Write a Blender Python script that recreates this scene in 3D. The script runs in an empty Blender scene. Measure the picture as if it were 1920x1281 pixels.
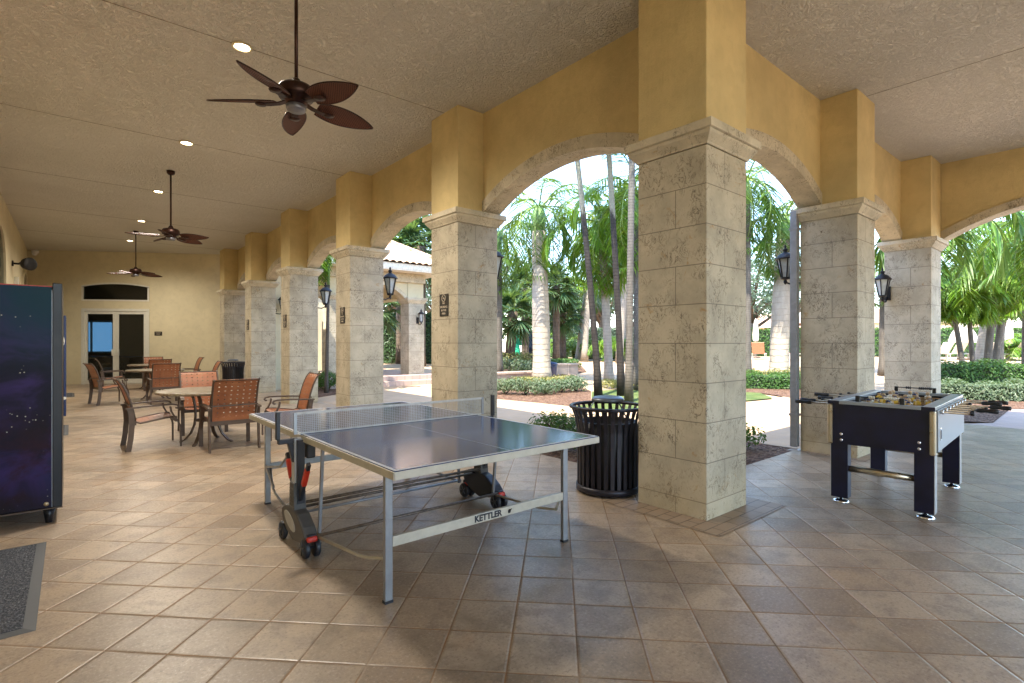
import bpy, bmesh, math, random
from mathutils import Vector, Matrix, Euler
from mathutils.geometry import tessellate_polygon
random.seed(7)
scn = bpy.context.scene
col = scn.collection
PI = math.pi
def R(d): return math.radians(d)

# ------------------------------------------------------------------ node helpers
class NT:
    def __init__(s, name):
        s.m = bpy.data.materials.new(name); s.m.use_nodes = True
        s.t = s.m.node_tree; s.t.nodes.clear()
        s.out = s.t.nodes.new('ShaderNodeOutputMaterial')
    def n(s, typ, **kw):
        x = s.t.nodes.new(typ)
        for k, v in kw.items(): setattr(x, k, v)
        return x
    def put(s, sock, v):
        if v is None: return
        if isinstance(v, bpy.types.NodeSocket): s.t.links.new(v, sock)
        elif isinstance(v, (tuple, list)):
            try: sock.default_value = v
            except Exception: sock.default_value = tuple(v) + (1,)
        else: sock.default_value = v
    def math(s, op, a, b=None, c=None, clamp=False):
        x = s.n('ShaderNodeMath', operation=op, use_clamp=clamp)
        s.put(x.inputs[0], a); s.put(x.inputs[1], b); s.put(x.inputs[2], c)
        return x.outputs[0]
    def mix(s, f, a, b, mode='MIX'):
        x = s.n('ShaderNodeMix', data_type='RGBA', blend_type=mode)
        s.put(x.inputs[0], f); s.put(x.inputs[6], a if not isinstance(a, tuple) or len(a) == 4 else a + (1,))
        s.put(x.inputs[7], b if not isinstance(b, tuple) or len(b) == 4 else b + (1,))
        return x.outputs[2]
    def coord(s, which='Object'):
        return s.n('ShaderNodeTexCoord').outputs[which]
    def pos(s): return s.n('ShaderNodeNewGeometry').outputs['Position']
    def sep(s, v):
        x = s.n('ShaderNodeSeparateXYZ'); s.put(x.inputs[0], v); return x.outputs
    def comb(s, a, b, c):
        x = s.n('ShaderNodeCombineXYZ'); s.put(x.inputs[0], a); s.put(x.inputs[1], b); s.put(x.inputs[2], c); return x.outputs[0]
    def mapping(s, v, loc=(0,0,0), rot=(0,0,0), sc=(1,1,1)):
        x = s.n('ShaderNodeMapping'); s.put(x.inputs[0], v); x.inputs[1].default_value = loc
        x.inputs[2].default_value = rot; x.inputs[3].default_value = sc; return x.outputs[0]
    def noise(s, v, scale=5, detail=3, rough=.5, dist=0, out='Fac'):
        x = s.n('ShaderNodeTexNoise'); s.put(x.inputs['Vector'], v); x.inputs['Scale'].default_value = scale
        x.inputs['Detail'].default_value = detail; x.inputs['Roughness'].default_value = rough
        x.inputs['Distortion'].default_value = dist; return x.outputs[out]
    def voro(s, v, scale=5, feature='F1', out='Distance'):
        x = s.n('ShaderNodeTexVoronoi', feature=feature); s.put(x.inputs['Vector'], v); x.inputs['Scale'].default_value = scale
        return x.outputs[out]
    def white(s, v):
        x = s.n('ShaderNodeTexWhiteNoise', noise_dimensions='3D'); s.put(x.inputs['Vector'], v); return x.outputs['Value']
    def ramp(s, f, stops, interp='LINEAR'):
        x = s.n('ShaderNodeValToRGB'); s.put(x.inputs[0], f); cr = x.color_ramp; cr.interpolation = interp
        while len(cr.elements) < len(stops): cr.elements.new(.5)
        for e, (p, c) in zip(cr.elements, stops):
            e.position = p; e.color = c if len(c) == 4 else tuple(c) + (1,)
        return x.outputs[0]
    def smooth(s, v, lo, hi):
        x = s.n('ShaderNodeMapRange', interpolation_type='SMOOTHSTEP'); s.put(x.inputs[0], v)
        s.put(x.inputs[1], lo); s.put(x.inputs[2], hi); return x.outputs[0]
    def bump(s, h, strength=.3, dist=.01, normal=None):
        x = s.n('ShaderNodeBump'); s.put(x.inputs['Height'], h); s.put(x.inputs['Strength'], strength)
        x.inputs['Distance'].default_value = dist
        if normal is not None: s.put(x.inputs['Normal'], normal)
        return x.outputs[0]
    def bsdf(s, color, rough=.6, metal=0, normal=None, spec=.5, **kw):
        x = s.n('ShaderNodeBsdfPrincipled'); s.put(x.inputs['Base Color'], color if not isinstance(color, tuple) or len(color) == 4 else color + (1,))
        s.put(x.inputs['Roughness'], rough); s.put(x.inputs['Metallic'], metal); x.inputs['Specular IOR Level'].default_value = spec
        if normal is not None: s.put(x.inputs['Normal'], normal)
        for k, v in kw.items(): s.put(x.inputs[k.replace('_', ' ')], v)
        return x.outputs[0]
    def done(s, sh): s.t.links.new(sh, s.out.inputs[0]); return s.m

MATS = {}
def mat_plain(name, c, rough=.5, metal=0, var=.12, scale=14, bump=0., bscale=120, spec=.5, coat=0):
    t = NT(name); co = t.coord()
    n = t.noise(co, scale, 4, .6)
    d = tuple(max(0, x * (1 - var)) for x in c); b = tuple(min(1, x * (1 + var)) for x in c)
    cc = t.mix(t.smooth(n, .3, .7), d, b)
    nm = t.bump(t.noise(co, bscale, 3), bump, .004) if bump else None
    rr = t.math('MULTIPLY_ADD', n, .2, rough - .1)
    return t.done(t.bsdf(cc, rr, metal, nm, spec, Coat_Weight=coat))

def mat_plaster(name, c, var=.17, bstr=.7, stain=.5):
    t = NT(name); co = t.pos()
    big = t.noise(co, .9, 4, .6); med = t.noise(co, 6, 4, .65, .4); fine = t.noise(co, 70, 3, .6)
    cc = t.mix(t.smooth(big, .3, .7), tuple(x * (1 - var) for x in c), tuple(min(1, x * (1 + var * .6)) for x in c))
    # brushed coat marks and small pits
    strk = t.noise(t.mapping(co, sc=(18, 18, 3.5)), 2.2, 5, .7, 1.5)
    pit = t.math('MULTIPLY', t.smooth(strk, .66, .74), t.smooth(t.noise(co, 1.3, 3), .4, .65))
    cc = t.mix(t.math('MULTIPLY', pit, stain), cc, tuple(x * .34 for x in c))
    cc = t.mix(t.math('MULTIPLY', t.smooth(med, .46, .66), .22), cc, tuple(x * .72 for x in c))
    h = t.math('ADD', t.math('MULTIPLY', med, .5), t.math('ADD', t.math('MULTIPLY', fine, .25), t.math('MULTIPLY', strk, .6)))
    return t.done(t.bsdf(cc, .75, 0, t.bump(h, bstr, .016), .25))

def mat_ceiling():
    t = NT('knockdown_ceiling_stucco'); co = t.pos()
    big = t.noise(co, .5, 4, .6)
    a = t.noise(co, 11, 4, .6, 2.6); b = t.noise(t.mapping(co, loc=(7, 3, 1)), 24, 3, .6, 2.0)
    knock = t.math('ADD', t.math('MULTIPLY', t.smooth(a, .42, .62), .7), t.math('MULTIPLY', t.smooth(b, .44, .6), .35))
    cc = t.mix(t.smooth(big, .3, .7), (.80, .77, .68), (.87, .84, .76))
    cc = t.mix(t.math('MULTIPLY', t.smooth(a, .58, .70), .22), cc, (.58, .55, .48))
    return t.done(t.bsdf(cc, .52, 0, t.bump(knock, 1.0, .022), .55))

def mat_coral(name, mortar=True, tint=(.49, .43, .32)):
    t = NT(name); co = t.coord()
    oi = t.n('ShaderNodeObjectInfo').outputs['Random']
    off = t.math('MULTIPLY', oi, 37.0)
    vo = t.n('ShaderNodeVectorMath', operation='ADD'); t.put(vo.inputs[0], co); t.put(vo.inputs[1], t.comb(off, off, off)); v = vo.outputs[0]
    x, y, z = t.sep(co)
    cc0 = t.mix(t.smooth(t.noise(v, 3.2, 5, .65), .3, .7), tuple(k * .84 for k in tint), tuple(min(1, k * 1.14) for k in tint))
    # worm holes and shell veins of coral stone
    w = t.noise(t.mapping(v, sc=(1.15, 1.15, .75)), 13, 4, .6, 1.4)
    vein = t.math('SUBTRACT', 1.0, t.smooth(t.math('ABSOLUTE', t.math('SUBTRACT', w, .5)), .004, .030))
    msk = t.smooth(t.noise(v, 4.2, 4, .6), .40, .62)
    vein = t.math('MULTIPLY', vein, msk)
    pits = t.smooth(t.noise(v, 34, 4, .7, .8), .60, .70)
    pits = t.math('MULTIPLY', pits, t.smooth(t.noise(v, 2.2, 3), .36, .62))
    rust = t.smooth(t.noise(t.mapping(v, loc=(3, 9, 2)), 4.5, 4, .7, .9), .62, .74)
    cc = t.mix(t.math('MULTIPLY', rust, .8), cc0, (.40, .235, .085))
    cc = t.mix(t.math('MULTIPLY', vein, .9), cc, (.13, .10, .068))
    cc = t.mix(t.math('MULTIPLY', pits, .75), cc, (.22, .175, .115))
    h = t.math('SUBTRACT', t.math('MULTIPLY', t.noise(v, 22, 4), .3), t.math('ADD', vein, t.math('MULTIPLY', pits, .7)))
    if mortar:
        k = t.math('DIVIDE', t.math('SUBTRACT', z, .135 - .3137 * 4), .3137)
        fr = t.math('FRACT', k); d = t.math('MULTIPLY', t.math('MINIMUM', fr, t.math('SUBTRACT', 1, fr)), .3137)
        j = t.math('SUBTRACT', 1.0, t.smooth(d, .0022, .0045))
        par = t.math('MODULO', t.math('FLOOR', k), 2.0)
        nx = t.math('ABSOLUTE', t.sep(t.n('ShaderNodeNewGeometry').outputs['Normal'])[0])
        onx = t.math('GREATER_THAN', nx, .5)
        jx = t.math('MULTIPLY', t.math('SUBTRACT', 1.0, t.smooth(t.math('ABSOLUTE', t.math('SUBTRACT', y, .275)), .0022, .0045)), t.math('MULTIPLY', onx, par))
        jy = t.math('MULTIPLY', t.math('SUBTRACT', 1.0, t.smooth(t.math('ABSOLUTE', t.math('SUBTRACT', x, .28)), .0022, .0045)), t.math('MULTIPLY', t.math('SUBTRACT', 1, onx), t.math('SUBTRACT', 1, par)))
        jj = t.math('MAXIMUM', j, t.math('MAXIMUM', jx, jy))
        blk = t.white(t.comb(t.math('FLOOR', k), t.math('MULTIPLY', oi, 91), onx))
        cc = t.mix(.4, cc, t.mix(blk, (.78, .78, .78), (1.0, 1.0, 1.0)), 'MULTIPLY')
        cc = t.mix(t.math('MULTIPLY', jj, .85), cc, (.17, .145, .11))
        low = t.math('MULTIPLY', t.math('SUBTRACT', 1, t.smooth(z, .02, .45)), t.noise(v, 5, 4))
        cc = t.mix(t.math('MULTIPLY', low, .5), cc, (.50, .36, .15))
        h = t.math('SUBTRACT', h, t.math('MULTIPLY', jj, 2.5))
    return t.done(t.bsdf(cc, .72, 0, t.bump(h, .4, .006), .3))

CAM = Vector((-3.799, -2.165, 1.397)); AZ = R(40)
FW = Vector((math.sin(AZ), math.cos(AZ), 0)); RT = Vector((math.cos(AZ), -math.sin(AZ), 0))
def P(px, Z, z=0.0):                       # a spot on the site at distance Z along the line of sight of column px
    p = CAM + FW * Z + RT * ((px - 960) / 985.2 * Z); return Vector((p.x, p.y, z))

def mat_floor():
    t = NT('sealed_concrete_paver_floor'); p = t.pos(); T = .3048
    x, y, z = t.sep(p)
    ei = (.70711, -.70711); ej = (.70711, .70711)
    ui0 = (CAM.x * ei[0] + CAM.y * ei[1]) / T + (-1.7157); uj0 = (CAM.x * ej[0] + CAM.y * ej[1]) / T + 7.2531
    def axis(e, o): return t.math('SUBTRACT', t.math('MULTIPLY', t.math('ADD', t.math('MULTIPLY', x, e[0]), t.math('MULTIPLY', y, e[1])), 1 / T), o)
    u = axis(ei, ui0); v = axis(ej, uj0)
    wob = t.noise(p, 3.0, 2)
    fu, fv = t.math('FRACT', u), t.math('FRACT', v)
    def edge(f): return t.math('MINIMUM', f, t.math('SUBTRACT', 1, f))
    eu, ev = edge(fu), edge(fv)
    tid = t.comb(t.math('FLOOR', u), t.math('FLOOR', v), 0.0)
    r1 = t.white(tid); r2 = t.white(t.comb(t.math('FLOOR', v), t.math('FLOOR', u), 3.7))
    gw = t.math('MULTIPLY_ADD', wob, .010, .003)
    ju = t.math('SUBTRACT', 1.0, t.smooth(eu, gw, t.math('ADD', gw, .008)))
    jv = t.math('SUBTRACT', 1.0, t.smooth(ev, gw, t.math('ADD', gw, .008)))
    j = t.math('MAXIMUM', ju, jv)
    cl = t.noise(p, .55, 4, .6); cm = t.noise(p, 5.5, 5, .68, .3); fine = t.noise(p, 62, 4, .75)
    base = t.ramp(t.math('ADD', t.math('MULTIPLY', r1, .72), t.math('MULTIPLY', cl, .36)),
                  [(.15, (.265, .19, .125)), (.40, (.36, .265, .175)), (.62, (.46, .355, .25)), (.8, (.40, .29, .19)), (1, (.37, .295, .225))])
    base = t.mix(t.math('MULTIPLY', t.smooth(cm, .42, .68), .62), base, (.225, .165, .12))
    base = t.mix(t.math('MULTIPLY', t.smooth(fine, .53, .66), .55), base, (.12, .09, .07))
    base = t.mix(t.math('MULTIPLY', t.math('SUBTRACT', 1, t.smooth(fine, .34, .47)), .4), base, (.58, .47, .36))
    # worn orange stains
    base = t.mix(t.math('MULTIPLY', t.smooth(t.noise(t.mapping(p, loc=(4, 8, 0)), 1.1, 4, .65), .58, .72), .4), base, (.42, .23, .09))
    grime = t.smooth(t.noise(t.mapping(p, loc=(1, 5, 0)), 1.3, 5, .72, .5), .50, .68)
    base = t.mix(t.math('MULTIPLY', grime, .5), base, (.145, .115, .075))
    wj = t.noise(p, 1.7, 3)
    jc = t.ramp(wj, [(.30, (.07, .045, .03)), (.44, (.27, .14, .05)), (.56, (.17, .10, .05)), (.70, (.50, .41, .31))])
    base = t.mix(t.math('MULTIPLY', j, .85), base, jc)
    bev = t.smooth(t.math('MINIMUM', eu, ev), .0, .045)
    tilt = t.math('ADD', t.math('MULTIPLY', t.math('SUBTRACT', r1, .5), fu), t.math('MULTIPLY', t.math('SUBTRACT', r2, .5), fv))
    h = t.math('ADD', t.math('MULTIPLY', bev, .8), t.math('ADD', t.math('MULTIPLY', fine, .16), t.math('MULTIPLY', tilt, .9)))
    nm = t.bump(h, .5, .005)
    rough = t.math('ADD', t.math('MULTIPLY_ADD', cm, .20, .14), t.math('ADD', t.math('MULTIPLY', fine, .24), t.math('MULTIPLY', j, .35)))
    return t.done(t.bsdf(base, rough, 0, nm, .55))

def mat_brick(name, c1, c2, mortar, w, hgt, rot=0, rough=.6, ms=.006, bump=.5, loc=(0, 0, 0), fine=60):
    t = NT(name); p = t.mapping(t.pos(), loc=loc, rot=(0, 0, rot))
    b = t.n('ShaderNodeTexBrick'); t.put(b.inputs['Vector'], p); b.offset = .5
    b.inputs['Scale'].default_value = 1; b.inputs['Brick Width'].default_value = w; b.inputs['Row Height'].default_value = hgt
    b.inputs['Mortar Size'].default_value = ms; b.inputs['Bias'].default_value = 0; b.inputs['Mortar Smooth'].default_value = .15
    b.inputs['Color1'].default_value = c1 + (1,); b.inputs['Color2'].default_value = c2 + (1,); b.inputs['Mortar'].default_value = mortar + (1,)
    n = t.noise(t.pos(), 2.5, 4, .6); f = t.noise(t.pos(), fine, 3, .65)
    cc = t.mix(t.math('MULTIPLY', t.smooth(n, .35, .7), .35), b.outputs[0], tuple(k * .7 for k in c1))
    cc = t.mix(t.math('MULTIPLY', t.smooth(f, .55, .72), .3), cc, tuple(k * .5 for k in c1))
    h = t.math('SUBTRACT', t.math('MULTIPLY', f, .25), b.outputs[1])
    return t.done(t.bsdf(cc, rough, 0, t.bump(h, bump, .005), .4))

def mat_leaf(name, cols, rough=.45, trans=.28, spec=.4):
    t = NT(name); g = t.n('ShaderNodeNewGeometry')
    r = g.outputs['Random Per Island']; oi = t.n('ShaderNodeObjectInfo').outputs['Random']
    f = t.math('FRACT', t.math('ADD', r, t.math('MULTIPLY', oi, .3)))
    n = len(cols); cc = t.ramp(f, [(i / max(1, n - 1), c) for i, c in enumerate(cols)])
    cc = t.mix(t.math('MULTIPLY', t.noise(t.coord(), 3, 2), .5), cc, tuple(k * .6 for k in cols[0]))
    p = t.bsdf(cc, rough, 0, None, spec)
    tr = t.n('ShaderNodeBsdfTranslucent'); t.put(tr.inputs[0], t.mix(.5, cc, (.30, .42, .04)))
    m = t.n('ShaderNodeMixShader'); m.inputs[0].default_value = trans
    t.t.links.new(p, m.inputs[1]); t.t.links.new(tr.outputs[0], m.inputs[2])
    return t.done(m.outputs[0])

def mat_bark(name, c, d, ring=9, rough=.8, sun_top=None, lw=.5):
    t = NT(name); co = t.coord(); x, y, z = t.sep(co)
    w = t.math('FRACT', t.math('ADD', t.math('MULTIPLY', z, ring), t.math('MULTIPLY', t.noise(co, 2.5, 3), .8)))
    line = t.smooth(w, .16, .02)
    n = t.noise(t.mapping(co, sc=(1, 1, .35)), 7, 5, .68)
    cc = t.mix(t.smooth(n, .32, .7), d, c)
    cc = t.mix(t.math('MULTIPLY', line, lw), cc, tuple(k * .45 for k in d))
    if sun_top:
        cc = t.mix(t.smooth(t.math('ADD', z, t.math('MULTIPLY', n, .9)), sun_top[0] + .3, sun_top[0] + .62), cc, sun_top[1])  # trunk colour steps from shaded below to sunlit above a set height
    return t.done(t.bsdf(cc, rough, 0, t.bump(t.math('SUBTRACT', n, line), .5, .02), .25))

def mat_emit(name, c, s):
    t = NT(name); e = t.n('ShaderNodeEmission'); e.inputs[0].default_value = c + (1,); e.inputs[1].default_value = s
    return t.done(e.outputs[0])

def mat_glass(name, tint, alpha=.45, rough=.03):
    t = NT(name); p = t.bsdf(tint, rough, 0, None, .8); tr = t.n('ShaderNodeBsdfTransparent'); tr.inputs[0].default_value = (.75, .8, .82, 1)
    m = t.n('ShaderNodeMixShader'); m.inputs[0].default_value = alpha
    t.t.links.new(p, m.inputs[1]); t.t.links.new(tr.outputs[0], m.inputs[2]); return t.done(m.outputs[0])

def mat_galaxy():
    t = NT('starry_night_graphic'); co = t.coord()
    x, y, z = t.sep(co)
    n = t.noise(co, 1.6, 5, .62, .7); n2 = t.noise(t.mapping(co, loc=(5, 2, 1)), 2.6, 5, .65, .8)
    cc = t.ramp(n, [(.32, (.003, .003, .006)), (.46, (.010, .006, .026)), (.56, (.034, .019, .095)), (.68, (.010, .022, .075))])
    teal = t.math('MULTIPLY', t.smooth(z, 1.05, 1.75), t.smooth(t.math('ADD', x, t.math('MULTIPLY', n2, .5)), .55, 1.15))
    cc = t.mix(teal, cc, (.006, .035, .06))
    cc = t.mix(t.math('MULTIPLY', t.math('SUBTRACT', 1, t.smooth(z, .5, 1.0)), t.smooth(n2, .4, .66)), cc, (.028, .006, .012))
    cc = t.mix(t.math('SUBTRACT', 1, t.smooth(z, .02, .45)), cc, (.010, .008, .012))
    s = t.n('ShaderNodeTexVoronoi'); t.put(s.inputs['Vector'], co); s.inputs['Scale'].default_value = 30
    star = t.math('MULTIPLY', t.math('SUBTRACT', 1, t.smooth(s.outputs['Distance'], .07, .17)), t.smooth(t.noise(co, 3.3, 3), .55, .62))
    cc = t.mix(star, cc, (.62, .60, .50))
    return t.done(t.bsdf(cc, .42, 0, None, .14))

def mat_wicker():
    t = NT('woven_wicker'); co = t.coord(); x, y, z = t.sep(co)
    a = t.math('SINE', t.math('MULTIPLY', x, 330)); b = t.math('SINE', t.math('MULTIPLY', y, 330))
    w = t.smooth(t.math('MULTIPLY', a, b), -.25, .25)
    cc = t.mix(w, (.035, .016, .012), (.20, .075, .045))
    return t.done(t.bsdf(cc, .6, 0, t.bump(w, .6, .003), .25))

def mat_straps():
    t = NT('burnt_orange_vinyl'); co = t.coord()
    n = t.noise(co, 5, 4, .6)
    cc = t.mix(t.smooth(n, .3, .7), (.29, .098, .042), (.37, .145, .065))
    return t.done(t.bsdf(cc, .42, 0, t.bump(t.noise(co, 200, 2), .1, .002), .4))

def mat_mosaic():
    t = NT('mottled_stone_tabletop'); co = t.coord()
    v = t.n('ShaderNodeTexVoronoi'); t.put(v.inputs['Vector'], co); v.inputs['Scale'].default_value = 22
    e = t.voro(co, 22, 'DISTANCE_TO_EDGE')
    r = t.sep(v.outputs['Color'])[0]
    cc = t.ramp(r, [(0, (.13, .09, .06)), (.4, (.23, .18, .115)), (.75, (.33, .285, .20)), (1, (.20, .175, .105))])
    cc = t.mix(t.math('SUBTRACT', 1, t.smooth(e, .01, .05)), cc, (.15, .11, .075))
    return t.done(t.bsdf(cc, .35, 0, None, .5))

def mat_roof():
    t = NT('barrel_tile'); p = t.coord(); n = t.noise(p, 3, 4, .6); w = t.white(t.mapping(p, sc=(1, 1, 1)))
    cc = t.ramp(n, [(.3, (.46, .27, .16)), (.5, (.56, .36, .23)), (.7, (.64, .46, .32))])
    return t.done(t.bsdf(cc, .7, 0, None, .3))

def mat_mat():
    t = NT('grey_loop_carpet'); p = t.coord()
    n = t.noise(p, 170, 2, .7); g = t.noise(t.mapping(p, sc=(1, .5, 1)), 110, 3, .6); v = t.voro(p, 70)
    cc = t.ramp(t.math('MULTIPLY_ADD', g, .6, t.math('MULTIPLY', n, .45)), [(.38, (.022, .024, .028)), (.55, (.085, .088, .10)), (.70, (.22, .225, .24))])
    return t.done(t.bsdf(cc, .95, 0, t.bump(v, .9, .008), .1))

def mat_mulch():
    t = NT('bark_mulch'); p = t.pos(); v = t.n('ShaderNodeTexVoronoi'); t.put(v.inputs['Vector'], t.mapping(p, sc=(1, 1.7, 1))); v.inputs['Scale'].default_value = 22
    r = t.sep(v.outputs['Color'])[0]
    cc = t.ramp(r, [(0, (.05, .028, .018)), (.5, (.13, .07, .045)), (1, (.24, .15, .10))])
    return t.done(t.bsdf(cc, .9, 0, t.bump(v.outputs['Distance'], 1, .03), .2))

def mat_grass():
    t = NT('lawn'); p = t.pos(); n = t.noise(p, 2, 4, .6); f = t.noise(t.mapping(p, sc=(1, 1, 1)), 45, 3, .7)
    cc = t.mix(t.smooth(n, .3, .7), (.055, .09, .022), (.11, .14, .04)); cc = t.mix(t.smooth(f, .5, .75), cc, (.16, .17, .07))
    return t.done(t.bsdf(cc, .9, 0, t.bump(f, .8, .03), .2))

def mat_pp():
    t = NT('weathered_blue_table_surface'); p = t.coord()
    n = t.noise(p, 2.2, 4, .6); f = t.noise(t.mapping(p, sc=(1, 6, 1)), 30, 3, .6)
    cc = t.mix(t.smooth(n, .3, .7), (.018, .040, .125), (.030, .058, .165))
    return t.done(t.bsdf(cc, t.math('MULTIPLY_ADD', f, .10, .06), 0, t.bump(t.noise(p, 260, 2), .06, .002), .75))

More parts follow.
